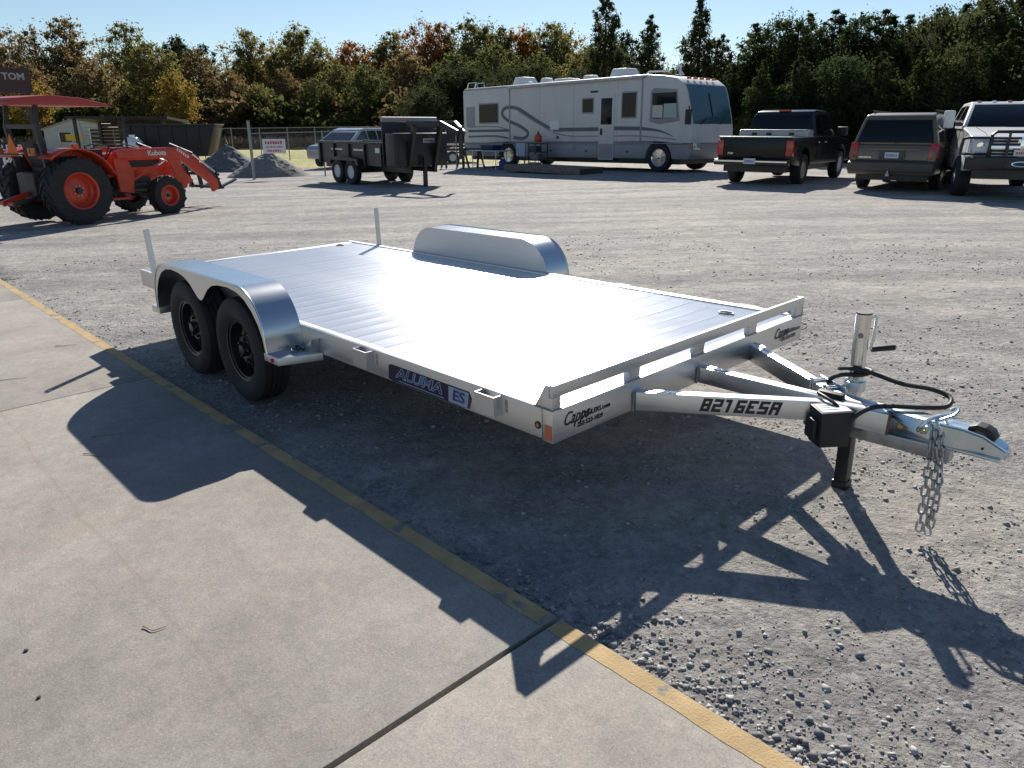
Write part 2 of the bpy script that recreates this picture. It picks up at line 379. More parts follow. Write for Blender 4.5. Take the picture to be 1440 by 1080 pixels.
M_conc = concrete_material()
def yellow_material():
    m = mat('yellow_kerb_paint', (.47, .325, .15), .8, var=.16, vscale=9, bump=.3, bscale=120)
    nt = m.node_tree; n = nt.nodes; l = nt.links; b = n['Principled BSDF']
    src = b.inputs['Base Color'].links[0].from_socket
    tc = n.new('ShaderNodeTexCoord'); t = n.new('ShaderNodeTexNoise'); t.inputs['Scale'].default_value = 5.5; t.inputs['Detail'].default_value = 8; t.inputs['Roughness'].default_value = .68
    l.new(tc.outputs['Object'], t.inputs['Vector']); r = n.new('ShaderNodeValToRGB'); l.new(t.outputs['Fac'], r.inputs['Fac'])
    r.color_ramp.elements[0].position = .575; r.color_ramp.elements[1].position = .63
    x = n.new('ShaderNodeMix'); x.data_type = 'RGBA'; l.new(r.outputs[0], x.inputs[0]); l.new(src, x.inputs[6]); x.inputs[7].default_value = (.22, .20, .175, 1)
    l.new(x.outputs[2], b.inputs['Base Color']); return m
M_yellow = yellow_material()
M_joint = mat('joint_filler', (.035, .032, .03), .9, var=.3, vscale=20, bump=.5, bscale=60)
pave = MB().box(-15, 9, -9, -.44, -.30, -.07).build('concrete_pavement', M_joint); pave.matrix_world = TR; tag(pave, kind='structure')
joints = [-15, -11.2, -7.32, -3.45, .42, 4.3, 9]
EDGE = -.415
for i in range(len(joints)-1):
    gl = .010 if abs(joints[i]-.42) < .01 else .0035; gr = .010 if abs(joints[i+1]-.42) < .01 else .0035
    x0 = joints[i]+gl; x1 = joints[i+1]-gr
    s = MB().box(x0, x1, -9, EDGE, -.14, .016).build('slab', M_conc, pave, bevel=.006, seg=2)
    # ragged painted edge stripe
    n = 140; top = []; bot = []
    for k in range(n+1):
        x = x0+.006+(x1-x0-.012)*k/n
        top.append((x, EDGE-.0055)); bot.append((x, EDGE-.076+.006*mnoise.noise((x*5, 3, 0))+.003*mnoise.noise((x*23, 7, 0))))
    vs = [(p[0], p[1], .0172) for p in top]+[(p[0], p[1], .0172) for p in bot]
    mb = MB().add(vs, [(k, n+1+k, n+2+k, k+1) for k in range(n)]); mb.build('painted_edge_line', M_yellow, s, smooth=False)

# loose gravel: individual crushed stones, one mass
def stones(name, pts, size, m, label):
    n = len(pts); base = np.array([(x, y, z) for z in (-1, 1) for y in (-1, 1) for x in (-1, 1)], float)*.62
    q = base[None]*(1+rng.normal(0, .22, (n, 8, 3)))
    sc = np.stack([rng.uniform(.7, 1.3, n), rng.uniform(.6, 1.1, n), rng.uniform(.45, .85, n)], 1)*size[:, None]; q = q*sc[:, None]
    a = rng.uniform(0, 2*np.pi, n); t = rng.normal(0, .45, n)
    ca, sa, ct, st = np.cos(a)[:, None], np.sin(a)[:, None], np.cos(t)[:, None], np.sin(t)[:, None]
    y = q[..., 1]*ct-q[..., 2]*st; z = q[..., 1]*st+q[..., 2]*ct; x = q[..., 0]
    v = np.stack([x*ca-y*sa, x*sa+y*ca, z], -1)+pts[:, None]; v[..., 2] += (size*.15)[:, None]
    f = np.array([(0,2,3,1),(4,5,7,6),(0,1,5,4),(2,6,7,3),(0,4,6,2),(1,3,7,5)])
    F = (f[None]+8*np.arange(n)[:, None, None]).reshape(-1, 4)
    me = bpy.data.meshes.new(name); v = v.reshape(-1, 3); me.vertices.add(len(v)); me.vertices.foreach_set('co', v.ravel())
    me.loops.add(F.size); me.loops.foreach_set('vertex_index', F.ravel().astype(np.int32)); me.polygons.add(len(F))
    me.polygons.foreach_set('loop_start', np.arange(0, F.size, 4, dtype=np.int32)); me.update(calc_edges=True)
    ca_ = me.attributes.new('tone', 'FLOAT', 'POINT'); ca_.data.foreach_set('value', np.repeat(rng.random(n), 8))
    me.materials.append(m); return tag(link(name, me), label, 'gravel', kind='stuff')
def stone_material():
    m = bpy.data.materials.new('crushed_stone'); m.use_nodes = True; nt = m.node_tree; n = nt.nodes; l = nt.links; b = n['Principled BSDF']
    a = n.new('ShaderNodeAttribute'); a.attribute_name = 'tone'; r = n.new('ShaderNodeValToRGB'); l.new(a.outputs['Fac'], r.inputs['Fac'])
    e = r.color_ramp.elements; e[0].color = (.16, .158, .158, 1); e[1].color = (.48, .46, .43, 1); k = e.new(.55); k.color = (.29, .285, .275, 1)
    l.new(r.outputs[0], b.inputs['Base Color']); b.inputs['Roughness'].default_value = .85; return m
M_stone = stone_material()
n = 230000
rad = 1.2+11*rng.random(n)**1.35; ang = rng.uniform(-.72, .72, n); X = rad*np.sin(ang)*1.05; Y = rad*np.cos(ang)
tx, ty = to_T(X, Y)
clump = .55*vnoise(X, Y, 21, .9)+.45*vnoise(X, Y, 22, .27)
band = np.exp(-np.maximum(ty-EDGE, 0)/.16)*np.clip((tx+.8)/1.2, .25, 1)
keep = (ty > EDGE+.006) & (rng.random(n) < np.clip(1.6-np.hypot(X, Y)/9, 0, 1)*np.clip((clump-.46)*2.4, .06, .6)*.62+band*.6)
X, Y = X[keep], Y[keep]; tx, ty = tx[keep], ty[keep]; rd = np.hypot(X, Y); bnd = band[keep]
size = np.exp(rng.normal(0, .55, len(X)))*(.0028+.0003*np.minimum(rd, 14)+.0036*bnd); size = np.clip(size, .0018, .016)
pts = np.stack([X, Y, gravel_z(X, Y)], 1)
loose = stones('loose_gravel', pts, size, M_stone, 'grey crushed stones lying loose over the sandy lot')
# a few strays on the slab
# ------------------------------------------------------------------ the aluminium car trailer
def alu(name, base=.78, rough=.38, aniso=0, tangent=None, stretch=(2, 2, 2), rv=.07, vs=3):
    return mat(name, (base*.93, base*.94, base*.95), rough, 1, color2=(base*1.03, base*1.03, base*1.03), vscale=vs, rvar=rv, aniso=aniso, tangent=tangent, stretch=stretch)
M_deck = alu('deck_aluminium', .80, .335, .92, (1, 0, 0), (5, 1.2, 1), .05, 1.5)
M_alu = alu('extruded_aluminium', .64, .42, .35, (0, 0, 1), (1, 1, 14), .06, 3)
M_alub = alu('beam_aluminium', .66, .36, .5, (0, 0, 1), (1.5, 1.5, 22), .07, 3)
M_fend = alu('fender_aluminium', .66, .27, .3, (0, 1, 0), (3, 1.0, 3), .012, 1.2)
M_weld = mat('weld_bead', (.35, .35, .35), .5, 1, bump=.8, bscale=150)
M_blue = mat('navy_decal', (.012, .012, .045), .35, coat=.3)
M_chr = mat('decal_silver', (.36, .42, .55), .4, .3)
M_lb = mat('decal_blue', (.12, .22, .50), .4)
M_rust = mat('weld_rust', (.16, .085, .05), .8, var=.4, vscale=40, bump=.5, bscale=120)
M_deck.node_tree.nodes['Principled BSDF'].inputs['Metallic'].default_value = .66
tr = empty('car_trailer', label='long bright aluminium flatbed car trailer with tandem wheels beside the concrete edge', cat='trailer')
tr.matrix_world = TR
TW = 2.08; TL = 4.86
# deck planks (run across the trailer)
pl = MB(); w = .1515
prof = [(0.0, .497), (w-.0018, .497), (w-.0018, .5352), (w-.0035, .5365), (w*.52, .5365), (w*.51, .5359), (w*.49, .5359), (w*.48, .5365), (.0015, .5365), (0, .5352)]
pl.prism(prof, 'y', 0.053, TW-.053); plank_me = pl.mesh('deck_plank', M_deck, smooth=False)
npk = 31
for i in range(npk):
    o = link('deck_plank', plank_me, tr, (-TL+.10+i*w, 0, random.uniform(-.0006, .0006)))
    o.rotation_euler = (random.uniform(-.0004, .0004), random.uniform(-.0010, .0010), 0)
# perimeter frame
MB().prism([(0, .408), (.052, .408), (.052, .5), (.052, .5445), (0, .5445)], 'x', -TL, -.062).build('side_rail', M_alu, tr, bevel=.003)
MB().prism([(TW, .408), (TW-.052, .408), (TW-.052, .5445), (TW, .5445)], 'x', -TL, -.062).build('side_rail', M_alu, tr, bevel=.003)
MB().box(-.060, 0, -.001, TW+.001, .400, .541).build('front_beam', M_alub, tr, bevel=.005)
MB().box(-TL-.002, -TL+.095, .054, TW-.054, .408, .538).build('rear_beam', M_alu, tr, bevel=.004)
for k in range(9):
    MB().box(-4.4+k*.5, -4.35+k*.5, .056, TW-.056, .42, .495).build('cross_member', M_alu, tr)
# swivel-up rear stabiliser legs with punched holes
def stab(x, y, z1, lean):
    ax = Vector((x, y, .40)); d = Vector((lean, 0, 1)).normalized(); L = (z1-.40)/d.z
    pr = []; W2 = .030
    nh = 9; mb = MB()
    t = .012
    # L-angle: face in XZ plane with holes built as rows of strips round square-ish holes
    ys = (y-.002, y+.003)
    zz = 0; step = L/nh
    for k in range(nh):
        a = k*step; c = a+step/2; h = .009
        for (x0, x1, s0, s1) in ((-W2, W2, a, c-h), (-W2, -h, c-h, c+h), (h, W2, c-h, c+h), (-W2, W2, c+h, a+step)):
            bot = [ax+Vector((xx, 0, 0))+d*s0 for xx in (x0, x1)]; top = [ax+Vector((xx, 0, 0))+d*s1 for xx in (x0, x1)]
            mb.hexa([(bot[0].x, ys[0], bot[0].z), (bot[1].x, ys[0], bot[1].z), (bot[1].x, ys[1], bot[1].z), (bot[0].x, ys[1], bot[0].z)],
                    [(top[0].x, ys[0], top[0].z), (top[1].x, ys[0], top[1].z), (top[1].x, ys[1], top[1].z), (top[0].x, ys[1], top[0].z)])
    p0 = ax+Vector((-W2-.003, .0, 0)); p1 = p0+d*L
    mb.hexa([(p0.x-.003, y-.002, p0.z), (p0.x+.0025, y-.002, p0.z), (p0.x+.0025, y+.045, p0.z), (p0.x-.003, y+.045, p0.z)],
            [(p1.x-.003, y-.002, p1.z), (p1.x+.0025, y-.002, p1.z), (p1.x+.0025, y+.045, p1.z), (p1.x-.003, y+.045, p1.z)])
    return mb.build('stabiliser_leg', M_alu, tr, smooth=False)
stab(-4.48, -.012, .905, -.05); stab(-4.36, TW+.006, .90, 0)
# front bump rail with posts
rl = MB().box(-.019, .001, -.0005, TW+.0005, .594, .648).build('front_rail', M_alub, tr, bevel=.004)
for yc in (.52, 1.03, 1.525, 2.035):
    f = .012
    poly = [(yc-.040, .539), (yc+.040, .539), (yc+.040, .585), (yc+.043, .591), (yc+.052, .596), (yc-.052, .596), (yc-.043, .591), (yc-.040, .585)]
    MB().prism(poly, 'x', -.030, -.002).build('rail_post', M_alu, rl, bevel=.002)
    MB().tube([(.0-.001, yc-.042, .5425), (.0-.001, yc+.042, .5425)], .0045, 6).build('weld', M_weld, rl)
MB().prism([(.001, .539), (.047, .539), (.047, .585), (.052, .593), (.058, .597), (.001, .597)], 'x', -.030, -.0015).build('rail_post', M_alu, rl, bevel=.002)
for y0, y1 in ((-.0015, .006), (TW-.006, TW+.0015)):
    MB().prism([(-.100, .543), (.0, .543), (.0, .594), (-.0195, .594), (-.0195, .645), (-.040, .645)], 'y', y0, y1).build('corner_gusset', M_alu, rl, bevel=.001)
MB().tube([(-.1, -.002, .5445), (-.002, -.002, .5445), (.001, .05, .5425)], .0045, 6).build('weld', M_weld, rl)
# fenders
def arch_top(): return ([(-3.80, .40), (-3.795, .47)]+arc(-3.50, .47, .292, 180, 90, 20, .305)[1:]+arc(-2.33, .47, .292, 90, 0, 20, .305)+[(-2.03, .42)])
lower = [(-2.052, .42), (-2.066, .50), (-2.10, .575), (-2.16, .645), (-2.24, .702), (-2.34, .737), (-2.46, .748), (-2.60, .742), (-2.70, .725), (-2.78, .69), (-2.84, .645), (-2.885, .612), (-2.925, .600),
         (-2.965, .612), (-3.01, .645), (-3.07, .69), (-3.15, .725), (-3.25, .742), (-3.38, .748), (-3.49, .737), (-3.59, .702), (-3.67, .645), (-3.73, .575), (-3.765, .50), (-3.778, .42), (-3.78, .40)]
def fender(y_in, y_out):
    top = arch_top(); s = 1 if y_out > y_in else -1; t = .004
    ctr = [(-2.915, .45)]
    inn = []
    for (x, z) in top:
        dx = x+2.915; dz = z-.45; L = math.hypot(dx, dz); inn.append((x-dx/L*t, z-dz/L*t))
    mb = MB(); n = len(top); ya, yb = sorted((y_in+s*.001, y_out)); vs = []
    for a, d in zip(top, inn): vs += [(a[0], ya, a[1]), (a[0], yb, a[1]), (d[0], yb, d[1]), (d[0], ya, d[1])]
    fs = [(4*i+k, 4*i+(k+1) % 4, 4*i+4+(k+1) % 4, 4*i+4+k) for i in range(n-1) for k in range(4)]+[(0, 1, 2, 3), (4*n-1, 4*n-2, 4*n-3, 4*n-4)]
    mb.add(vs, fs)
    F = mb.build('fender', M_fend, tr, smooth=True, angle=40)
    # rolled outer edge
    MB().tube([(x, y_out-s*.003, z) for x, z in top], .007, 8).build('rolled_edge', M_fend, F)
    # outer skirt with two arches
    inner_top = [(x*.999-.003, z-.002) for x, z in top]
    sk = [(x, z-.003) for x, z in top]+lower
    MB().prism(sk, 'y', y_out-s*.006, y_out-s*.002).build('fender_skirt', M_alu, F, smooth=False)
    # inner wall above the deck
    wall = [(x, z-.002) for x, z in top if z > .40]+[(-2.04, .41), (-3.79, .41)]
    MB().prism(wall, 'y', y_in+s*.0005, y_in+s*.0045).build('inner_wall', M_alu, F, smooth=False)
    return F
fn = fender(0, -.236); ff = fender(TW, TW+.236)
# fender step brackets with marker lights
for y_in, s in ((0, -1), (TW, 1)):
    for xa, xb, xc in ((-2.07, -1.90, -1.81), (-3.77, -3.93, -4.0)):
        poly = [(xa, y_in+s*.002), (xa, y_in+s*.236), (xb, y_in+s*.236), (xc, y_in+s*.002)]
        b = MB().prism(poly, 'z', .374, .419).build('fender_bracket', M_alu, tr, bevel=.003)
        d = -1 if xb < xa else 1
        MB().prism([(xa+d*.10, .4185), (xa+d*.21, .4185), (xa+d*.23, .50), (xa+d*.15, .45)], 'y', y_in+s*.001, y_in+s*.05).build('gusset', M_alu, b, bevel=.002)
    xm = (-1.965)
    MB().cyl((xm, y_in+s*.2355, .396), (xm, y_in+s*.243, .396), .0125).build('marker_light', M_red_lens, tr)
# wiring tie lying on the near bracket
MB().tube([(-1.99, -.07, .426), (-1.965, -.085, .45), (-1.93, -.07, .438), (-1.955, -.05, .424), (-1.98, -.10, .43), (-1.94, -.11, .444), (-1.92, -.09, .428)], .0045, 6).build('light_wire', M_blackpl, tr)
MB().tube([(-1.985, -.11, .427), (-1.96, -.12, .44), (-1.93, -.125, .43)], .006, 6).build('wire_clip', M_zinc, tr)
# wheels
def tyre_prof(Rr, w, rim):
    h = w/2
    return [(rim, -h*.72), (rim+.012, -h*.80), (rim+.05, -h*.99), (Rr-.055, -h), (Rr-.02, -h*.90), (Rr-.004, -h*.76), (Rr, -h*.55), (Rr, -h*.36), (Rr-.008, -h*.34), (Rr-.008, -h*.28), (Rr, -h*.26), (Rr, -h*.04), (Rr-.008, -h*.02),
            (Rr-.008, h*.02), (Rr, h*.04), (Rr, h*.26), (Rr-.008, h*.28), (Rr-.008, h*.34), (Rr, h*.36), (Rr, h*.55), (Rr-.004, h*.76), (Rr-.02, h*.90), (Rr-.055, h), (rim+.05, h*.99), (rim+.012, h*.80), (rim, h*.72)]
M_rim_bk = mat('black_wheel', (.018, .018, .02), .32, .0, spec=.4, var=.2)
def trailer_wheel(x, y, s):
    # s = -1: outside faces -y
    w = MB(); rim = .185
    w.lathe_y([(rim, -.075), (rim+.012, -.08), (rim+.012, -.072), (rim-.012, -.065), (rim-.016, -.02), (rim-.016, .07), (rim+.01, .078)], 0, 0, 36)
    w.lathe_y([(.045, -.04), (.085, -.045), (.10, -.028)], 0, 0, 24)
    w.lathe_y([(.001, .0), (.10, .0)], 0, 0, 24)
    for k in range(8):
        a = 2*math.pi*k/8; ca, sa = math.cos(a), math.sin(a); px, pz = -sa, ca
        q = lambda r, t, yy: (r*ca+px*t, yy, r*sa+pz*t)
        w.hexa([q(.09, -.022, -.036), q(.09, .022, -.036), q(.172, .03, -.012), q(.172, -.03, -.012)], [q(.09, -.022, -.028), q(.09, .022, -.028), q(.172, .03, -.004), q(.172, -.03, -.004)])
    me = w.mesh('wheel', M_rim_bk)
    o = link('wheel', me, tr, (x, y, .335)); o.rotation_euler = (0, random.uniform(0, 6), 0 if s < 0 else math.pi)
    MB().lathe_y(tyre_prof(.333, .205, rim+.004), 0, 0, 48).build('tyre', M_rubber, o)
    h = MB().cyl((0, -.075, 0), (0, -.03, 0), .034, .042, 16).build('hub_cap', M_rim_bk, o, bevel=.004)
    for k in range(5):
        a = 2*math.pi*k/5+.3
        MB().cyl((.068*math.cos(a), -.06, .068*math.sin(a)), (.068*math.cos(a), -.036, .068*math.sin(a)), .011, n=6).build('lug_nut', M_rim_bk, o)
for x in (-2.51, -3.323):
    trailer_wheel(x, -.113, -1); trailer_wheel(x, TW+.113, 1)
    MB().cyl((x, -.02, .335), (x, TW+.02, .335), .03).build('axle', M_black, tr)
# stake pockets on the near and far rails
for y, s in ((0, -1), (TW, 1)):
    for x in (-1.34, -.36, -4.2):
        d = .048; mb = MB(); z0, z1 = .447, .537; t = .005
        ya, yb = sorted((y+s*.0008, y+s*d))
        yo0, yo1 = sorted((y+s*(d-t), y+s*d))
        mb.box(x-.062, x+.062, yo0, yo1, z0, z1); mb.box(x-.062, x-.062+t, ya, yb-t if s > 0 else yb, z0, z1) if s > 0 else mb.box(x-.062, x-.062+t, ya+t, yb, z0, z1)
        if s > 0: mb.box(x+.062-t, x+.062, ya, yb-t, z0, z1)
        else: mb.box(x+.062-t, x+.062, ya+t, yb, z0, z1)
        p = mb.build('stake_pocket', M_alu, tr, smooth=False)
        xa = x+.090
        MB().prism([(xa+.007*math.cos(a), .495+(.022 if math.sin(a) > 0 else -.022)+.007*math.sin(a)) for a in np.linspace(0, 2*np.pi, 17)[:-1]], 'y', y+s*.0004, y+s*.0022).build('tie_slot', M_zincd, p, smooth=False)
# side reflectors and corner marker
for y, s in ((0, -1), (TW, 1)):
    MB().box(-.044, -.004, y+s*.001 if s > 0 else y-.0035, y+.0035 if s > 0 else y-.001, .412, .475).build('reflector', mat('orange_reflector', (.55, .13, .06), .35, coat=.3), tr)
    m_ = MB().lathe_y([(.0165, -.001), (.0165, -.004), (.010, -.004), (.010, -.001)], -.083, .462, 20, y if s < 0 else y+.005).build('marker_bezel', M_blackpl, tr)
    MB().cyl((-.083, y+s*.0015, .462), (-.083, y+s*.005, .462), .0095).build('marker_light', M_amber, m_)
# D-rings recessed in the deck
for (x, y) in ((-4.68, 1.84), (-4.68, .24), (-.35, 1.84)):
    d = MB().lathe_y([(.05, 0), (.055, 0)], 0, 0, 20)
    MB().tube([(x+.045*math.cos(a), y+.03*math.sin(a), .5425) for a in np.linspace(0, 2*np.pi, 15)[:-1]], .0055, 6, True).build('tie_ring', M_zincd, tr)
# decals on the near rail
plate = [(-1.152, .418), (-1.125, .412), (-.56, .412), (-.515, .418), (-.497, .47), (-.515, .499), (-1.12, .499), (-1.145, .49)]
dc = MB().prism(plate, 'y', -.0018, -.0004).build('decal_plate', M_blue, tr, smooth=False)
Fn = lambda x, z, y=-.002: frame((x, y, z), (1, 0, 0), (0, 0, 1))
text('lettering', 'ALUMA', .074, M_chr, dc, Fn(-.90, .462, -.0022), .28, .0032, .0003, 1.50)
text('lettering', 'ALUMA', .074, M_blue, dc, Fn(-.90, .462, -.0028), .28, -.0002, .0003, 1.50)
text('lettering', 'LUM', .068, M_lb, dc, Fn(-.90, .462, -.0034), .28, -.0012, .0003, 1.50)
MB().prism([(-1.06, .4205), (-.70, .4205), (-.695, .4245), (-1.065, .4245)], 'y', -.0026, -.0018).build('underline', M_chr, dc, smooth=False)
MB().prism([(-.665, .417), (-.53, .417), (-.515, .493), (-.66, .493)], 'y', -.0026, -.0018).build('logo_panel', M_chr, dc, smooth=False)
text('lettering', 'ES', .074, M_lb, dc, Fn(-.592, .455, -.0034), .15, .0035, .0003, 1.3)
text('lettering', 'ES', .070, M_blue, dc, Fn(-.592, .455, -.004), .15, .0003, .0003, 1.3)
# dealer lettering on the front beam
def dealer(y0):
    Ff = lambda y, z: frame((.0018, y, z), (0, 1, 0), (0, 0, 1))
    d = text('dealer_lettering', 'Capps', .080, M_ink, tr, Ff(y0+.085, .483), .5, .0004, .0003, .78)
    text('lettering', 'TRAILERS.com', .030, M_ink, d, Ff(y0+.210, .476), .12, .0006, .0003, 1.02)
    text('lettering', '252-523-1039', .028, M_ink, d, Ff(y0+.175, .441), .12, .0006, .0003, 1.02)
dealer(.05); dealer(1.755)
# A-frame tongue
def poly_beam(name, pts, w, z0, z1, m=M_alub, bev=.004):
    # pts: centre line in plan
    L = []; Rr = []
    for i, p in enumerate(pts):
        a = Vector(pts[max(i-1, 0)]); b = Vector(pts[min(i+1, len(pts)-1)]); d = (b-a).normalized(); nn = Vector((-d.y, d.x))
        L.append((p[0]+nn.x*w/2, p[1]+nn.y*w/2)); Rr.append((p[0]-nn.x*w/2, p[1]-nn.y*w/2))
    return MB().prism(L+Rr[::-1], 'z', z0, z1).build(name, m, tr, bevel=bev)
NB = [(-.004, .540), (.15, .642), (.62, .957), (.74, .998), (.905, 1.010)]
nb = poly_beam('tongue_beam', NB, .05, .400, .487)
fb = poly_beam('tongue_beam', [(x, TW-y) for x, y in NB], .05, .4003, .4868)
mbm = poly_beam('tongue_beam', [(-.004, 1.04), (.9, 1.04)], .052, .405, .4855)
poly_beam('tongue_lower_tube', [(.55, 1.04), (1.135, 1.04)], .05, .338, .4015, M_zincd)
for (x, y) in ((.004, .512), (.004, 1.012), (.004, TW-.512-.0)):
    MB().tube([(x, y-.002, .402), (x+.002, y-.001, .486)], .006, 6).build('weld', M_weld, tr)
MB().tube([(.908, .983, .402), (.912, .982, .487), (.912, 1.098, .489)], .006, 6).build('weld', M_rust, tr)
for (x, y, a) in ((.06, .56, .6), (.06, 1.04, 0), (.06, TW-.56, -.6)):
    c, s = math.cos(a), math.sin(a)
    MB().prism([(x-.05*c, y-.05*s-.015), (x+.08*c, y+.08*s-.015), (x+.08*c, y+.08*s+.015), (x-.05*c, y-.05*s+.015)], 'z', .4865, .4895).build('weld_plate', M_alub, tr)
# model number on the near tongue beam
d = Vector((.62-.15, .957-.642, 0)).normalized(); nrm = Vector((d.y, -d.x, 0))
pc = Vector((.37, .789, .446))+nrm*.0264
GL = {'8': ['111','101','111','101','111'], '2': ['111','001','111','100','111'], '1': ['110','010','010','010','010'], '6': ['111','100','111','101','111'], 'E': ['111','100','110','100','111'], 'S': ['111','100','111','001','111'], 'A': ['111','101','111','101','101']}
Fm = frame(pc, d, (0, 0, 1)); gm = MB(); cw_, ch_ = .0118, .0118
for i, chh in enumerate('8216ESA'):
    for rI, rowS in enumerate(GL[chh]):
        k = 0
        while k < 3:
            if rowS[k] == '1':
                e_ = k
                while e_ < 3 and rowS[e_] == '1': e_ += 1
                xs = [(-.165+i*.0475)+x*cw_*1.12 for x in (k, e_)]; z1 = .030-rI*ch_; z0 = z1-ch_-.0008
                q_ = [(xs[0]+.3*z0, z0), (xs[1]+.3*z0, z0), (xs[1]+.3*z1, z1), (xs[0]+.3*z1, z1)]
                gm.add([tuple(Fm @ Vector((a_, b_, -.0006))) for a_, b_ in q_]+[tuple(Fm @ Vector((a_, b_, .0006))) for a_, b_ in q_], [(3,2,1,0),(4,5,6,7),(0,1,5,4),(1,2,6,5),(2,3,7,6),(3,0,4,7)]); k = e_
            else: k += 1
gm.build('model_lettering', M_ink, tr, smooth=False)
# coupler
cp = MB()
sec = lambda x, hw, z0, z1: [(x, 1.04-hw, z0), (x, 1.04+hw, z0), (x, 1.04+hw, z1), (x, 1.04-hw, z1)]
st = [sec(.885, .047, .404, .497), sec(1.10, .046, .404, .497), sec(1.17, .043, .408, .496), sec(1.235, .038, .412, .485), sec(1.27, .040, .410, .470), sec(1.305, .036, .412, .452), sec(1.322, .022, .418, .440)]
for a, b in zip(st, st[1:]): cp.add(a+b, [(0, 1, 5, 4), (1, 2, 6, 5), (2, 3, 7, 6), (3, 0, 4, 7)])
cp.add(st[0], [(3, 2, 1, 0)]); cp.add(st[-1], [(0, 1, 2, 3)])
bm_ = cp.mesh('coupler', M_zinc); bm = bmesh.new(); bm.from_mesh(bm_); bmesh.ops.remove_doubles(bm, verts=bm.verts, dist=.0005); bmesh.ops.recalc_face_normals(bm, faces=bm.faces)
es = [e for e in bm.edges if e.is_manifold and e.calc_face_angle(0) > R(40)]; bmesh.ops.bevel(bm, geom=es, offset=.008, segments=3, affect='EDGES', clamp_overlap=True); bm.to_mesh(bm_); bm.free()
coup = link('coupler', bm_, tr)
MB().box(.9, 1.12, 1.04-.052, 1.04+.052, .398, .4035).box(1.12, 1.30, 1.04-.044, 1.04+.044, .4005, .4105).build('lower_flange', M_zinc, coup, bevel=.002)
la = [(1.175, .494), (1.18, .508), (1.205, .519), (1.235, .516), (1.26, .502), (1.275, .478), (1.262, .470), (1.24, .490), (1.21, .498)]
MB().prism(la, 'y', 1.012, 1.068).build('latch', M_blackpl, coup, bevel=.005)
M_brass = mat('yellow_zinc_bolt', (.55, .38, .14), .35, 1)
for x in (.955, 1.035):
    for yy, s in ((1.04-.047, -1), (1.04+.047, 1)):
        MB().cyl((x, yy-s*.004, .452), (x, yy+s*.012, .452), .0105, n=6).build('bolt', M_brass, coup)
MB().cyl((1.24, .998, .438), (1.24, 1.004, .438), .005, n=8).build('pin_hole', M_ink, coup)
# tongue jack
jx, jy = .665, 1.232
jk = MB().cyl((jx, jy, .33), (jx, jy, .815), .0315, n=24).build('jack_tube', M_chrome if False else mat('bright_zinc', (.70, .70, .68), .22, 1, var=.08, vscale=8, rvar=.06), tr)
MB().cyl((jx, jy, .8155), (jx, jy, .822), .0335, n=24).build('jack_cap', M_blackpl, jk)
MB().cyl((jx+.010, jy-.0325, .725), (jx+.010, jy-.030, .725), .012).build('jack_sticker', mat('grey_sticker', (.25, .25, .26), .5), jk)
dh = Vector((.686, .728, 0)); dn = Vector((.728, -.686, 0))
hb = Vector((jx, jy, 0))+dh*.03
hp = [hb+Vector((0, 0, .80)), hb+dh*.018+Vector((0, 0, .803)), hb+dh*.026+Vector((0, 0, .795)), hb+dh*.024+Vector((0, 0, .70)), hb+dh*.016+Vector((0, 0, .665)), hb+dh*.028+Vector((0, 0, .655))]
hd = MB().tube(hp, .0065, 8).build('crank_handle', M_zinc, jk)
g0 = hb+dh*.022+Vector((0, 0, .655)); g1 = g0+dh*.10+Vector((0, 0, .006))
MB().cyl(g0, g1, .0125, n=14).build('crank_grip', M_blackpl, hd, bevel=.003)
lg = MB().box(jx-.028, jx+.028, jy-.028, jy+.028, .005, .355).build('jack_leg', M_black, jk, bevel=.003)
MB().box(jx-.033, jx+.033, jy-.033, jy+.033, -.03, .03).build('jack_foot', M_black, lg, bevel=.003)
# jack mounting plate and U-bolts over the far beam
dB = Vector((.62-.15, -(.957-.642), 0)).normalized(); sB = Vector((-dB.y, dB.x, 0))
def on_far(t): return Vector((.15, TW-.642, 0))+dB*t
for t in (.44, .545):
    c0 = on_far(t); ub = MB()
    z = .493
    ub.tube([c0-sB*.033+Vector((0, 0, .40)), c0-sB*.033+Vector((0, 0, z+.002)), c0+sB*.06+Vector((0, 0, z+.002)), c0+sB*.06+Vector((0, 0, .40))], .006, 8)
    ub.tube([c0-sB*.026+dB*.016+Vector((0, 0, .40)), c0-sB*.033+dB*.016+Vector((0, 0, z)), c0+sB*.05+dB*.016+Vector((0, 0, z))], .005, 8)
    ub.cyl(c0-sB*.033+Vector((0, 0, z+.004)), c0-sB*.033+Vector((0, 0, z+.013)), .010, n=6)
    ub.build('u_bolt', M_zinc, jk)
MB().beam(on_far(.40)+sB*.040+Vector((0, 0, .445)), on_far(.60)+sB*.040+Vector((0, 0, .445)), .012, .11).build('mount_plate', M_zinc, jk, bevel=.002)
MB().lathe_y([(.0, 0), (.05, 0)], 0, 0, 8) 
MB().cyl((jx, jy, .47), (jx, jy, .515), .045, n=20).build('pivot_collar', M_zinc, jk, bevel=.004)
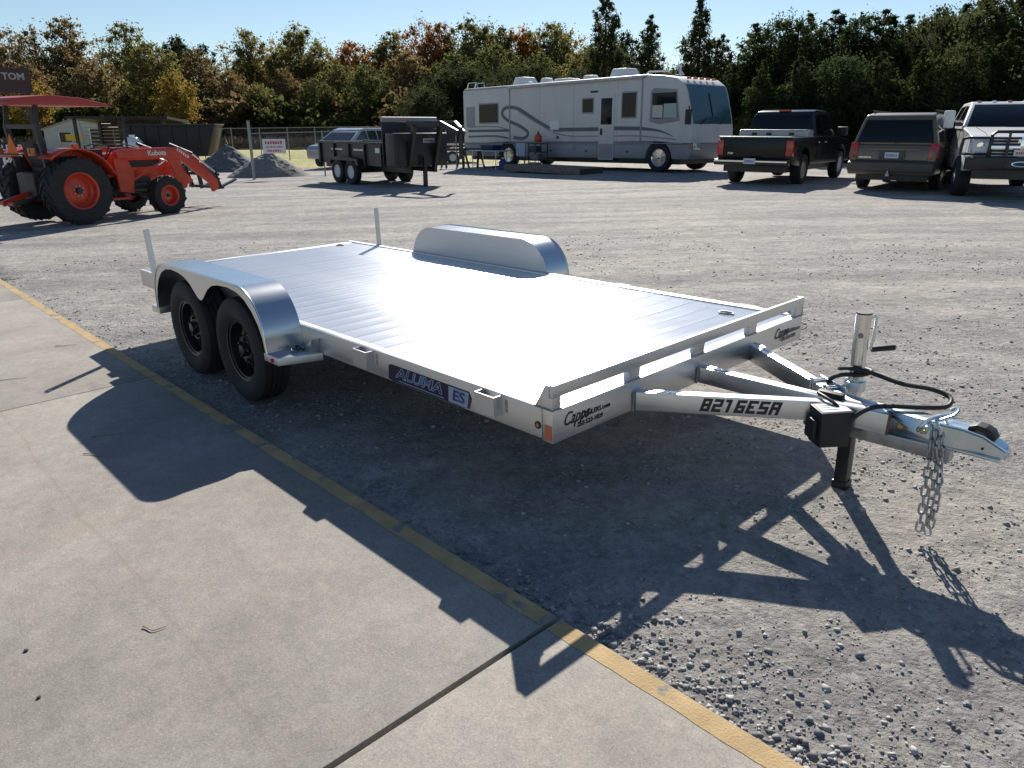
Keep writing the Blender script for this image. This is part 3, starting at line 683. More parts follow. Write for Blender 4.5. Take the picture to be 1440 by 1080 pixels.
# breakaway battery box
bd = Vector((.40, .915, 0)).normalized(); bd = Vector((.62, .78, 0)).normalized(); bs = Vector((bd.y, -bd.x, 0))
bc = Vector((.705, .925, .0)); bb = MB()
def bq(a, b, z): p = bc+bd*a+bs*b; return (p.x, p.y, z)
bb.hexa([bq(-.066, -.045, 0.325), bq(.066, -.045, 0.325), bq(.062, .05, 0.325), bq(-.062, .05, 0.325)], [bq(-.072, -.05, 0.486), bq(.072, -.05, 0.486), bq(.07, .055, 0.480), bq(-.07, .055, 0.480)])
bx = bb.build('battery_box', M_blackpl, tr, bevel=.006)
MB().hexa([bq(-.088, -.04, 0.355), bq(-.07, -.04, 0.355), bq(-.07, .03, 0.355), bq(-.088, .03, 0.355)], [bq(-.088, -.04, 0.442), bq(-.07, -.04, 0.442), bq(-.07, .03, 0.442), bq(-.088, .03, 0.442)]).build('side_clip', M_blackpl, bx, bevel=.003)
zt = lambda b: 0.486-.006*(b+.05)/.105
def lab(a0, a1, b0, b1, h): return MB().hexa([bq(a0, b0, zt(b0)+h), bq(a1, b0, zt(b0)+h), bq(a1, b1, zt(b1)+h), bq(a0, b1, zt(b1)+h)], [bq(a0, b0, zt(b0)+h+.0008), bq(a1, b0, zt(b0)+h+.0008), bq(a1, b1, zt(b1)+h+.0008), bq(a0, b1, zt(b1)+h+.0008)])
lb = lab(-.060, .060, -.036, .044, .0004).build('paper_label', M_whitepl, bx, smooth=False)
for k in range(3):
    b0 = -.018+k*.02; lab(-.05, .02-.03*(k % 2), b0, b0+.0022, .0013).build('print_line', M_ink, lb, smooth=False)
# breakaway switch on the middle beam
MB().box(.595, .70, 1.022, 1.058, .4855, .507).build('breakaway_switch', M_blackpl, tr, bevel=.003)
# cables
def smooth_path(pts, n=8):
    pts = [Vector(p) for p in pts]; out = []; P = [pts[0]]+pts+[pts[-1]]
    for i in range(1, len(P)-2):
        for k in range(n):
            t = k/n; a, b, c, d_ = P[i-1], P[i], P[i+1], P[i+2]
            out.append(.5*((2*b)+(c-a)*t+(2*a-5*b+4*c-d_)*t*t+(3*b-a-3*c+d_)*t**3))
    return out+[pts[-1]]
MB().tube(smooth_path([(.60, 1.03, .497), (.61, 1.00, .503), (.66, .965, .503), (.715, .948, .485), (.735, .935, .44), (.725, .925, .37)]), .0075, 8).build('thin_cable', M_blackpl, tr)
MB().tube(smooth_path([(.73, .92, .355), (.752, .925, .40), (.80, .952, .47), (.845, .985, .503), (.90, 1.02, .512), (.99, 1.085, .512), (1.055, 1.16, .512), (1.045, 1.225, .53), (.97, 1.235, .545), (.86, 1.225, .545), (.76, 1.225, .56), (.71, 1.20, .575), (.65, 1.185, .578), (.60, 1.21, .560), (.605, 1.27, .55), (.67, 1.285, .555), (.72, 1.255, .560), (.70, 1.19, .556), (.64, 1.18, .548), (.585, 1.195, .52), (.56, 1.19, .49)]), .0095, 10).build('wiring_harness', M_blackpl, tr)
# safety chains
def link_mesh():
    a, r = .013, .0105; pts = []
    for k in range(20):
        t = 2*math.pi*k/20; x = r*math.cos(t); z = r*math.sin(t)+(a if math.sin(t) > 0.01 else -a if math.sin(t) < -.01 else 0)
        pts.append((x, 0, z))
    return MB().tube(pts, .0042, 6, True).mesh('chain_link', M_zincd)
LK = link_mesh()
def chain(path):
    root = MB().tube([(path[0][0]-.012, path[0][1]-.012, path[0][2]+.012), (path[0][0]-.02, path[0][1], path[0][2]+.045), (path[0][0], path[0][1]+.01, path[0][2]+.05), (path[0][0]+.02, path[0][1]+.012, path[0][2]+.018)], .0055, 8).build('safety_chain', M_zinc, tr)
    P = smooth_path(path, 16); ds = [0]
    for a, b in zip(P, P[1:]): ds.append(ds[-1]+(b-a).length)
    pitch = .0385; k = 0; s = .008
    while s < ds[-1]:
        i = max(j for j in range(len(ds)) if ds[j] <= s); i = min(i, len(P)-2); t = (s-ds[i])/max(1e-6, ds[i+1]-ds[i])
        p = P[i].lerp(P[i+1], t); d_ = (P[i+1]-P[i]).normalized()
        o = link('chain_link', LK, root); q = d_.to_track_quat('Z', 'Y'); o.rotation_mode = 'QUATERNION'
        from mathutils import Quaternion
        o.rotation_quaternion = q @ Quaternion((0, 0, 1), (k % 2)*math.pi/2+.6+random.uniform(-.25, .25)); o.location = p
        s += pitch; k += 1
chain([(1.075, .985, .455), (1.078, .978, .40), (1.080, .975, .30), (1.084, .972, .18), (1.088, .968, .03)])
chain([(1.095, 1.00, .47), (1.105, .98, .41), (1.122, .982, .30), (1.126, .984, .18), (1.122, .986, .08), (1.112, .988, .05), (1.106, .992, .10), (1.104, .995, .20), (1.10, .997, .30), (1.096, .998, .36)])
hk = MB().tube(smooth_path([(1.02, .985, .452), (1.03, .965, .475), (1.05, .975, .505), (1.075, 1.00, .522), (1.10, 1.02, .528), (1.115, 1.035, .535)]), .0075, 8).build('chain_hook', M_zinc, tr)
MB().tube(smooth_path([(1.07, 1.0, .51), (1.09, .99, .515), (1.12, 1.02, .53), (1.13, 1.045, .545), (1.115, 1.06, .55), (1.10, 1.05, .54)]), .0065, 8).build('hook_eye', M_zinc, hk)
MB().tube(smooth_path([(1.11, .985, .345), (1.13, .98, .30), (1.14, .975, .27), (1.12, .965, .245)]), .002, 6).build('hook_latch', M_zinc, hk)
# ------------------------------------------------------------------ vehicles: shared helpers
def head(dx, dy): return math.atan2(dy, dx)
def car_wheel(root, x, y, s, Rr, w, rim_r, m_rim, spokes=6, z=None):
    # s=-1: outer face toward -y
    z = Rr if z is None else z
    mb = MB().lathe_y([(rim_r, -w*.42), (rim_r-.02, -w*.36), (rim_r-.03, -w*.1), (rim_r-.03, w*.4)], 0, 0, 28)
    mb.lathe_y([(.0, -w*.30), (.05, -w*.31), (.075, -w*.27), (.08, -w*.15)], 0, 0, 18)
    for k in range(spokes):
        a = 2*math.pi*k/spokes; ca, sa = math.cos(a), math.sin(a); hw = .9*math.pi*.07/spokes*3
        q = lambda r, t, yy: (r*ca-sa*t, yy, r*sa+ca*t)
        mb.hexa([q(.06, -hw, -w*.29), q(.06, hw, -w*.29), q(rim_r-.012, hw*1.3, -w*.34), q(rim_r-.012, -hw*1.3, -w*.34)], [q(.06, -hw, -w*.2), q(.06, hw, -w*.2), q(rim_r-.012, hw*1.3, -w*.25), q(rim_r-.012, -hw*1.3, -w*.25)])
    o = mb.build('wheel', m_rim, root, (x, y, z)); o.rotation_euler = (0, random.uniform(0, 6), 0 if s < 0 else math.pi)
    MB().lathe_y(tyre_prof(Rr, w, rim_r), 0, 0, 40).build('tyre', M_rubber, o)
    MB().lathe_y([(rim_r-.02, w*.1), (.02, w*.1)], 0, 0, 20).build('brake_disc', M_black, o)
    return o
def arches(xs, z0, r, xstart, xend, n=12):
    # bottom outline from xstart to xend (increasing x) with wheel arches
    out = []
    for xc in xs: out += [(xc-r, z0)]+[(xc+r*math.cos(R(180-180*i/n)), z0+r*math.sin(R(180-180*i/n))*1.0) for i in range(1, n)]+[(xc+r, z0)]
    return out

# ------------------------------------------------------------------ tan SUV, seen from behind
M_tan = mat('tan_metallic', (.17, .14, .10), .35, .35, coat=.2, var=.06)
M_greycl = mat('grey_cladding', (.075, .07, .062), .55)
g0 = (9.60, 18.95)
sv = empty('parked_suv', (g0[0], g0[1], gz(g0[0])), head(.60, .80), 'tan sport utility vehicle with dark windows parked between the pickup trucks', 'car'); sv.scale = (.95, .95, .92)
lowp = [(-1.35, .42)]+arches([-.0, 3.02], .42, .46, -1.35, 3.9)+[(3.95, .45), (3.98, .85), (3.85, 1.05), (2.5, 1.16), (-1.30, 1.16), (-1.36, .95)]
MB().prism_taper(lowp, lambda x, z: .985-.03*max(0, z-.9)/.26).build('body', M_tan, sv, bevel=.06, seg=4)
ghp = [(-1.30, 1.15), (-1.16, 1.72), (-1.04, 1.87), (-.6, 1.92), (1.2, 1.90), (1.62, 1.82), (2.45, 1.15)]
hw_s = lambda x, z: .955-.20*max(0, z-1.15)/.77
cab = MB().prism_taper(ghp, hw_s).build('greenhouse', M_tan, sv, bevel=.07, seg=4)
def glass_side(root, pts, hwf, t=.006, name='side_window', m=M_glass):
    for s in (-1, 1):
        P = [(x, s*(hwf(x, z)+.004), z) for x, z in pts]
        if s < 0: P = P[::-1] if False else P
        MB().panel(P, .004).build(name, m, root, smooth=False)
glass_side(cab, [(-1.02, 1.22), (-.95, 1.76), (-.22, 1.80), (-.22, 1.22)], hw_s)
glass_side(cab, [(-.12, 1.22), (-.12, 1.80), (.72, 1.80), (.72, 1.22)], hw_s)
glass_side(cab, [(.82, 1.22), (.82, 1.80), (1.52, 1.75), (2.15, 1.22)], hw_s)
def rearq(x0, z0, x1, z1, hw0, hw1, off=.006):
    return [(x0-off, -hw0, z0), (x0-off, hw0, z0), (x1-off, hw1, z1), (x1-off, -hw1, z1)]
MB().panel(rearq(-1.288, 1.20, -1.155, 1.74, .86, .72, .004)[::-1], .01).build('rear_window', M_glass, cab, bevel=.004)
MB().box(-1.375, -1.355, -.30, .30, .80, 1.0).build('plate_recess', M_greycl, sv, bevel=.01)
pl_ = MB().box(-1.39, -1.377, -.155, .155, .83, .97).build('licence_plate', M_plate, sv)
print_line('plate_print', M_lb, pl_, frame((-1.3915, 0, .90), (0, -1, 0), (0, 0, 1)), .25, .06, 7)
MB().box(-1.372, -1.35, -.62, .62, 1.02, 1.055).build('chrome_strip', M_tan, sv, bevel=.005)
for s in (-1, 1):
    t_ = MB().hexa([(-1.40, s*.80, .82), (-1.33, s*1.0, .82), (-1.02, s*1.01, .82), (-1.02, s*.80, .82)], [(-1.355, s*.80, 1.20), (-1.29, s*.985, 1.20), (-1.04, s*.985, 1.20), (-1.04, s*.80, 1.20)]).build('tail_light', M_red_lens, sv, bevel=.012)
    MB().box(2.0, 2.16, min(s*.97, s*1.2), max(s*.97, s*1.2), 1.18, 1.38).build('mirror', M_tan, sv, bevel=.04)
    MB().beam((-.7, s*.70, 1.965), (1.1, s*.68, 1.955), .04, .03).build('roof_rail', M_blackpl, sv, bevel=.008)
MB().prism([(-1.50, .50), (-1.52, .72), (-1.34, .78), (-1.2, .78), (-1.2, .46)], 'y', -.97, .97).build('rear_bumper', M_greycl, sv, bevel=.04)
MB().box(-1.60, -1.3, -.04, .04, .40, .46).cyl((-1.57, 0, .46), (-1.57, 0, .53), .025).build('tow_hitch', M_zincd, sv)
MB().box(-1.2, 3.9, -.8, .8, .28, .5).build('underbody', M_black, sv)
for x in (0, 3.02):
    for s in (-1, 1): car_wheel(sv, x, s*.86, s, .385, .26, .225, M_zinc if True else M_chrome, 6)
print_line('model_badge', M_chrome, sv, frame((-1.376, .60, .845), (0, -1, 0), (0, 0, 1)), .30, .035, 10)

M_seam = mat('shut_line', (.004, .004, .004), .8)
MB().tube([(-1.371, -.80, .80), (-1.365, -.82, 1.0), (-1.31, -.84, 1.14)], .006, 5).tube([(-1.371, .80, .80), (-1.365, .82, 1.0), (-1.31, .84, 1.14)], .006, 5).tube([(-1.37, -.8, .785), (-1.37, .8, .785)], .006, 5).build('tailgate_seam', M_seam, sv)
MB().tube([(-1.312, .0, 1.19), (-1.29, -.45, 1.24)], .008, 5).build('rear_wiper', M_blackpl, sv)
for s in (-1, 1):
    for x in (-.17, .77, 2.3): MB().tube([(x, s*.986, .5), (x, s*.986, .9), (x, s*.960, 1.15)], .006, 5).build('door_seam', M_seam, sv)
    for x in (-.05, .95): MB().box(x, x+.16, *sorted((s*.975, s*1.0)), .98, 1.02).build('door_handle', M_tan, sv, bevel=.006)

# ------------------------------------------------------------------ dark pickup with chrome toolbox
M_navy = mat('dark_green_black', (.008, .011, .012), .22, spec=.3, var=.1)
M_tread = mat('tread_plate', (.42, .42, .43), .45, 1, bump=.6, bscale=60)
p0 = (6.95, 20.9)
pk = empty('pickup_truck', (p0[0], p0[1], gz(p0[0])), head(.60, .80), 'black pickup truck with silver toolbox across its bed', 'truck')
lowp = [(-1.15, .55)]+arches([0, 3.6], .48, .46, -1.1, 4.6)+[(4.55, .5), (4.6, .9), (4.45, 1.1), (3.0, 1.2), (2.0, 1.22), (-1.15, 1.20)]
MB().prism_taper(lowp, lambda x, z: .98-.03*max(0, z-.8)/.4).build('body', M_navy, pk, bevel=.03, seg=3)
MB().box(-1.08, .62, -.80, .80, 1.1995, 1.205).build('bed_opening', M_black, pk)
hw_p = lambda x, z: .95-.2*max(0, z-1.2)/.7
cabp = [(.72, 1.19), (.82, 1.72), (.98, 1.86), (1.3, 1.90), (2.2, 1.88), (2.45, 1.80), (3.15, 1.19)]
cb = MB().prism_taper(cabp, hw_p).build('cab', M_navy, pk, bevel=.03, seg=3)
glass_side(cb, [(1.0, 1.26), (1.05, 1.74), (1.55, 1.78), (1.55, 1.26)], hw_p)
glass_side(cb, [(1.63, 1.26), (1.63, 1.78), (2.38, 1.75), (2.9, 1.26)], hw_p)
MB().panel(rearq(.735, 1.26, .82, 1.72, .80, .70, .004)[::-1], .008).build('rear_window', M_glass, cb, bevel=.003)
MB().box(.95, 1.02, -.16, .16, 1.86, 1.90).build('brake_light', M_red_lens, cb)
tb = MB().box(.16, .66, -.93, .93, 1.19, 1.36).build('toolbox', M_tread, pk, bevel=.012)
MB().box(.13, .69, -.90, .90, 1.361, 1.385).build('toolbox_lid', M_tread, tb, bevel=.008)
for y in (-.5, .1, .5): MB().box(.145, .158, y-.07, y+.07, 1.24, 1.31).build('toolbox_latch', M_black, tb)
tg = MB().box(-1.185, -1.152, -.80, .80, .68, 1.19).build('tailgate', M_navy, pk, bevel=.02)
MB().box(-1.20, -1.10, -.95, .95, 1.195, 1.225).build('tailgate_cap', M_zincd, tg, bevel=.008)
MB().box(-1.20, -1.186, -.10, .10, 1.05, 1.12).build('tailgate_handle', M_blackpl, tg, bevel=.004)
text('model_badge', 'F150', .07, M_chrome, tg, frame((-1.1875, .62, .80), (0, -1, 0), (0, 0, 1)), .15, .001, .001)
for s in (-1, 1):
    MB().box(-1.19, -1.05, *sorted((s*.815, s*.985)), .75, 1.13).build('tail_light', M_red_lens, pk, bevel=.012)
    MB().box(2.75, 2.95, *sorted((s*.98, s*1.25)), 1.22, 1.46).build('mirror', M_blackpl, pk, bevel=.04)
MB().prism([(-1.42, .52), (-1.42, .66), (-1.15, .68), (-1.15, .5)], 'y', -.96, .96).build('rear_bumper', M_black, pk, bevel=.02)
MB().box(-1.432, -1.421, -.95, .95, .60, .635).build('bumper_trim', M_chrome, pk)
p_ = MB().box(-1.437, -1.426, -.155, .155, .555, .69).build('licence_plate', M_plate, pk)
print_line('plate_print', M_lb, p_, frame((-1.4385, 0, .622), (0, -1, 0), (0, 0, 1)), .25, .06, 7)
MB().box(-1.1, 4.4, -.8, .8, .34, .55).build('underbody', M_black, pk)
for x in (0, 3.6):
    for s in (-1, 1): car_wheel(pk, x, s*.85, s, .39, .27, .225, M_zincd, 5)

# ------------------------------------------------------------------ white heavy pickup with black grille guard, facing us
w0 = (10.75, 16.6)
wt = empty('pickup_truck', (w0[0], w0[1], gz(w0[0])), head(-.40, -.92), 'white heavy duty pickup truck with black grille guard facing the trailer', 'truck')
# local x forward; front axle at x=0
lowp = [(-5.0, .62)]+arches([-3.8, 0], .55, .52, -5, 1)+[(.95, .62), (.98, 1.02), (.88, 1.22), (.4, 1.33), (-.75, 1.46), (-5.0, 1.46)]
MB().prism_taper(lowp, lambda x, z: .99-.05*max(0, z-.9)/.5-.10*max(0, x-.4)/.6).build('body', M_white, wt, bevel=.05, seg=3)
hw_w = lambda x, z: .96-.22*max(0, z-1.4)/.62
cabp = [(-3.1, 1.40), (-3.0, 1.9), (-2.85, 1.98), (-1.6, 2.0), (-1.42, 1.96), (-.62, 1.40)]
cw = MB().prism_taper(cabp, hw_w).build('cab', M_white, wt, bevel=.03, seg=3)
MB().panel([(-.66+.012, -.86, 1.45), (-.66+.012, .86, 1.45), (-1.36+.012, .70, 1.93), (-1.36+.012, -.70, 1.93)], .008).build('windscreen', M_glass, cw, bevel=.003)
glass_side(cw, [(-2.0, 1.47), (-2.0, 1.92), (-1.5, 1.9), (-.86, 1.47)], hw_w)
glass_side(cw, [(-2.9, 1.47), (-2.85, 1.9), (-2.08, 1.92), (-2.08, 1.47)], hw_w)
for k in range(5): MB().box(-1.62, -1.54, -.6+k*.3-.04, -.6+k*.3+.04, 1.99, 2.025).build('roof_light', M_amber if k not in (1, 3) else M_chrome, cw, bevel=.01)
gr = MB().box(.93, 1.0, -.55, .55, .86, 1.26).build('grille', M_blackpl, wt, bevel=.02)
MB().box(1.0, 1.02, -.56, .56, 1.02, 1.09).box(1.0, 1.02, -.05, .05, .86, 1.26).build('grille_crossbar', M_chrome, gr, bevel=.006)
for k in range(6): MB().box(1.0, 1.012, -.53, .53, .885+k*.062, .905+k*.062).build('grille_slat', M_zincd, gr)
text('brand_badge', 'RAM', .10, M_chrome, gr, frame((1.025, 0, 1.17), (0, 1, 0), (0, 0, 1)), 0, .002, .002)
for s in (-1, 1):
    h = MB().hexa([(.90, s*.58, .93), (.985, s*.60, .93), (.84, s*.93, .95), (.74, s*.93, .95)], [(.88, s*.58, 1.24), (.95, s*.60, 1.24), (.80, s*.92, 1.22), (.70, s*.92, 1.22)]).build('headlight', mat('headlight_glass', (.55, .58, .6), .08, .3, coat=1), wt, bevel=.015)
    MB().cyl((.90, s*.74, 1.08), (.955, s*.735, 1.08), .07, n=16).build('headlight_bulb', M_chrome, h)
    a_ = MB().beam((-.75, s*.93, 1.5), (-.75, s*1.16, 1.54), .05, .05).build('mirror_arm', M_blackpl, wt)
    MB().box(-.84, -.70, *sorted((s*1.12, s*1.34)), 1.42, 1.80).build('mirror', M_white, a_, bevel=.04)
# steel guard
bbm = MB().prism([(.98, .62), (1.20, .62), (1.22, .86), (.98, .88)], 'y', -.98, .98).build('front_bumper', M_black, wt, bevel=.02)
gd = MB()
gd.tube([(1.10, -.60, .86), (1.14, -.60, 1.10), (1.10, -.58, 1.30), (1.07, -.5, 1.36), (1.07, .5, 1.36), (1.10, .58, 1.30), (1.14, .60, 1.10), (1.10, .60, .86)], .032, 10)
for s in (-1, 1):
    gd.tube([(1.13, s*.60, 1.24), (1.0, s*.98, 1.24), (.80, s*1.04, 1.22)], .028, 8)
    gd.tube([(1.13, s*.60, .92), (1.05, s*1.0, .92), (.82, s*1.06, .92), (.80, s*1.05, 1.22)], .028, 8)
    gd.box(1.10, 1.13, s*.28-.025, s*.28+.025, .86, 1.36)
gd.build('grille_guard', M_black, bbm)
MB().box(1.21, 1.23, -.28, .28, .66, .82).build('winch_plate', M_black, bbm)
MB().tube([(1.24, .17*math.cos(a), .735+.045*math.sin(a)) for a in np.linspace(0, 2*np.pi, 21)[:-1]], .018, 8, True).build('winch_ring', M_chrome, bbm)
fp_ = MB().box(1.135, 1.15, -.16, .16, .89, 1.01).build('front_plate', M_plate, bbm)
print_line('plate_print', M_red_lens, fp_, frame((1.1515, 0, .95), (0, 1, 0), (0, 0, 1)), .24, .05, 6)
MB().box(-4.8, .9, -.8, .8, .42, .65).build('underbody', M_black, wt)
for x in (-3.8, 0):
    for s in (-1, 1): car_wheel(wt, x, s*.87, s, .43, .30, .235, M_chrome, 8)

# ------------------------------------------------------------------ motorhome
M_rv = mat('motorhome_white', (.56, .545, .515), .42, coat=.1, var=.06, vscale=2.2, stretch=(1, 1, .25))
M_rvg = mat('motorhome_grey', (.26, .265, .275), .42, coat=.2, var=.05, vscale=2)
M_rvs = mat('stripe_slate', (.10, .105, .12), .4)
M_rvs2 = mat('stripe_grey', (.24, .24, .26), .4)
rvo = Vector((-2.05, 33.4)); ru = Vector((.68, -.73)).normalized()
rv = empty('motorhome', (rvo.x, rvo.y, 0.02), head(ru.x, ru.y), 'large white and grey motorhome with awning parked before the evergreens', 'motorhome')
rv.rotation_euler = (0, R(-.75), head(ru.x, ru.y))
# local: x forward from rear bumper; near side is y=0 (facing -y), far side y=2.5
RL = 11.35
def rvpr(poly, m, name, bev=.03): 
    return MB().prism(poly, 'y', 0, 2.45).build(name, m, rv, bevel=bev, seg=2)
front_up = [(10.35, 3.02), (10.8, 2.93), (11.08, 2.74), (11.2, 2.5), (11.42, 1.75), (11.50, 1.35), (11.52, .92)]
up = rvpr([(0, .92)]+[(0, 2.98), (.12, 3.08), (9.6, 3.10)]+front_up, M_rv, 'upper_body', .05)
lo = rvpr([(0, .40), (0, .918), (11.515, .918), (11.50, .62), (11.40, .42), (10.77, .42)]+[(10.20+.55*math.cos(R(a)), .42+.55*math.sin(R(a))) for a in range(15, 180, 15)]+[(9.65, .42), (3.3, .40)]+[(2.75+.55*math.cos(R(a)), .40+.55*math.sin(R(a))) for a in range(0, 181, 15)]+[(2.2, .40)], M_rvg, 'lower_body', .03)
MB().box(.3, 11.0, .15, 2.3, .25, .6).build('chassis', M_black, rv)
for x in (2.75, 10.2):
    for yy, s in ((.16, -1), (2.29, 1)): car_wheel(rv, x, yy, s, .47, .28, .29, M_chrome, 10)
def rvbox(name, x0, x1, z0, z1, m, par=up, y0=-.012, y1=.002, bev=.006): return MB().box(x0, x1, y0, y1, z0, z1).build(name, m, par, bevel=bev)
def rvwin(x0, x1, z0, z1):
    f = rvbox('window', x0-.05, x1+.05, z0-.05, z1+.05, M_rvg, up, -.012, .002, .008)
    MB().box(x0, x1, -.018, -.013, z0, z1).build('pane', M_glass, f)
    MB().box((x0+x1)/2-.012, (x0+x1)/2+.012, -.0205, -.0185, z0, z1).build('mullion', M_black, f)
    return f
rvwin(1.06, 2.2, 1.72, 2.42); rvwin(6.8, 7.28, 1.98, 2.42); rvwin(8.62, 9.2, 1.78, 2.55)
# entry door
dr = rvbox('entry_door', 7.58, 8.28, .36, 2.55, M_rv, up, -.022, -.001, .02)
MB().box(7.60, 8.26, -.0245, -.0225, .40, .90).build('door_skirt', M_rvg, dr)
MB().box(7.68, 8.18, -.028, -.023, 1.55, 2.42).build('door_window', M_glass, dr, bevel=.002)
MB().box(7.66, 7.76, -.038, -.023, 1.20, 1.42).build('door_handle', M_black, dr, bevel=.006)
# cockpit window
ck = MB().prism([(9.80, 1.62), (9.80, 2.55), (9.95, 2.66), (10.85, 2.58), (11.0, 1.62), (10.2, 1.52)], 'y', -.012, .002).build('cab_window', M_rvg, up, bevel=.004)
MB().prism([(9.88, 1.72), (9.88, 2.5), (10.82, 2.5), (10.92, 1.72), (10.1, 1.70)], 'y', -.018, -.0125).build('pane', M_glass, ck, smooth=False)
MB().prism([(9.90, 1.74), (9.90, 2.12), (10.32, 2.12), (10.32, 1.72)], 'y', -.021, -.0185).build('curtain', mat('pale_curtain', (.5, .5, .46), .8), ck, smooth=False)
MB().prism([(10.36, 1.72), (10.36, 2.16), (10.85, 2.16), (10.90, 1.72)], 'y', -.021, -.0185).build('curtain', mat('green_curtain', (.36, .44, .40), .8), ck, smooth=False)
# windscreen follows the nose
wsn = MB()
wpts = [(11.082, 2.725), (11.205, 2.5), (11.425, 1.75), (11.47, 1.52)]
for (xa, za), (xb, zb) in zip(wpts, wpts[1:]):
    wsn.add([(xa+.004, .10, za), (xa+.004, 2.35, za), (xb+.004, 2.35, zb), (xb+.004, .10, zb), (xa+.014, .10, za), (xa+.014, 2.35, za), (xb+.014, 2.35, zb), (xb+.014, .10, zb)], [(3,2,1,0),(4,5,6,7),(0,1,5,4),(1,2,6,5),(2,3,7,6),(3,0,4,7)])
wg = wsn.build('windscreen', mat('windscreen_glass', (.03, .09, .105), .05, spec=.5), up, smooth=False)  # cyan light on the glass is put into its base colour
MB().beam((11.235, 1.22, 2.5), (11.455, 1.22, 1.75), .03, .02).build('windscreen_divider', M_black, wg)
for k in range(2): MB().tube([(11.50, .5+k*1.1, 1.50), (11.48, .9+k*1.1, 1.72)], .012, 6).build('wiper', M_black, wg)
for yy in (.28, 2.17):
    h = MB().box(11.49, 11.55, yy-.2, yy+.2, .72, .93).build('headlight', mat('headlight_glass', (.5, .5, .5), .1), lo, bevel=.02)
MB().box(11.40, 11.48, -.013, .06, .76, .90).build('turn_signal', M_amber, lo, bevel=.006)
for k in range(5): MB().box(10.86, 10.98, .5+k*.36-.05, .5+k*.36+.05, 2.90, 2.965).build('clearance_light', M_amber, up, bevel=.01)
# mirrors
MB().tube([(11.3, .02, 2.05), (11.5, -.22, 2.0), (11.5, -.25, 1.75)], .02, 6).box(11.45, 11.55, -.36, -.16, 1.5, 1.95).build('mirror', M_black, up)
# body seams, trim
for x in (2.9, 9.45): MB().box(x-.03, x+.03, -.02, -.001, .93, 3.0).build('awning_arm', M_rvg, up, bevel=.004)
MB().cyl((2.85, -.06, 3.0), (9.5, -.06, 3.03), .055, n=12).build('awning_roll', mat('awning_cloth', (.45, .45, .44), .7, var=.1), up)
MB().box(.02, 11.2, -.012, -.001, .905, .935).build('trim_strip', M_rvs2, up)
# stripes and swoosh
def ribbon(name, pts, wd, m, y=-.005):
    P = [Vector((p[0], 0, p[1])) for p in pts]; vs = []; n_ = len(P)
    for i, p in enumerate(P):
        d_ = (P[min(i+1, n_-1)]-P[max(i-1, 0)]).normalized(); nn = Vector((-d_.z, 0, d_.x)); ww = wd[i] if isinstance(wd, list) else wd
        for yy in (y, y+.004): vs += [(p.x+nn.x*ww/2, yy, p.z+nn.z*ww/2), (p.x-nn.x*ww/2, yy, p.z-nn.z*ww/2)]
    fs = []
    for i in range(n_-1):
        a, b = 4*i, 4*i+4; fs += [(a, a+1, b+1, b), (a+2, b+2, b+3, a+3), (a, b, b+2, a+2), (a+1, a+3, b+3, b+1)]
    return MB().add(vs, fs).build(name, m, up, smooth=False)
def sp(pts, n=8): return [(p.x, p.y) for p in smooth_path([(a, b, 0) for a, b in pts], n)]
ribbon('stripe', [(.3, 1.40), (2.86, 1.40)], .10, M_rvs); ribbon('stripe', sp([(.3, 1.55), (2.0, 1.56), (2.85, 1.42)]), .05, M_rvs2)
ribbon('stripe', sp([(.3, 1.17), (2.0, 1.19), (2.8, 1.10)]), .07, M_rvs)
ribbon('stripe', [(5.3, 1.40), (7.57, 1.40)], .13, M_rvs); ribbon('stripe', [(8.29, 1.42), (9.42, 1.40)], .13, M_rvs)
ribbon('stripe', sp([(9.46, 1.40), (10.2, 1.32), (10.8, 1.14)]), [.12-.11*i/16 for i in range(17)], M_rvs)
ribbon('stripe', sp([(5.3, 1.30), (6.2, 1.17), (7.57, 1.16)]), .04, M_rvs2); ribbon('stripe', sp([(8.29, 1.16), (9.4, 1.16), (10.9, 1.04)]), .04, M_rvs2)
ribbon('swoosh', sp([(5.2, 1.42), (4.3, 1.80), (3.4, 2.20), (2.7, 2.26), (2.45, 2.05), (2.75, 1.80), (3.5, 1.55), (3.95, 1.30), (3.7, 1.10), (3.1, 1.13)], 6), .13, M_rvs)
ribbon('swoosh', sp([(5.2, 1.36), (4.3, 1.72), (3.4, 2.12)], 6), .05, M_rvs2, -.0095)
# fittings
rvbox('service_panel', 5.15, 5.62, 1.40, 1.72, M_whitepl); rvbox('porch_light', 7.15, 7.5, 2.62, 2.69, M_black)
rvbox('vent_grille', .2, .75, 1.55, 2.35, M_rvg); rvbox('compartment_door', .3, 1.5, .48, .86, M_rvs2, lo); rvbox('compartment_door', 4.0, 6.4, .46, .86, M_rvg, lo); rvbox('socket', 5.5, 5.6, 1.08, 1.18, M_black)
for (x0, x1, y0, y1, h, nm) in ((2.2, 3.0, .8, 1.6, .34, 'air_conditioner'), (7.3, 8.2, .8, 1.6, .34, 'air_conditioner'), (4.1, 4.5, .5, .9, .2, 'roof_vent'), (6.3, 6.8, .5, .9, .17, 'roof_vent'), (4.7, 5.6, .6, 1.3, .14, 'solar_panel'), (10.0, 10.2, 1.0, 1.3, .28, 'horn'), (3.25, 3.5, .6, .8, .12, 'roof_vent')):
    z = 3.095; ix = .08 if h > .2 else .03
    MB().hexa([(x0, y0, z), (x1, y0, z), (x1, y1, z), (x0, y1, z)], [(x0+ix, y0+ix, z+h), (x1-ix*2.5, y0+ix, z+h), (x1-ix*2.5, y1-ix, z+h), (x0+ix, y1-ix, z+h)]).build(nm, M_whitepl, up, bevel=.03)
MB().tube([(9.2, .5, 3.12), (9.3, .5, 3.22), (9.9, .8, 3.22)], .03, 6).build('antenna', M_whitepl, up)
ld = MB()
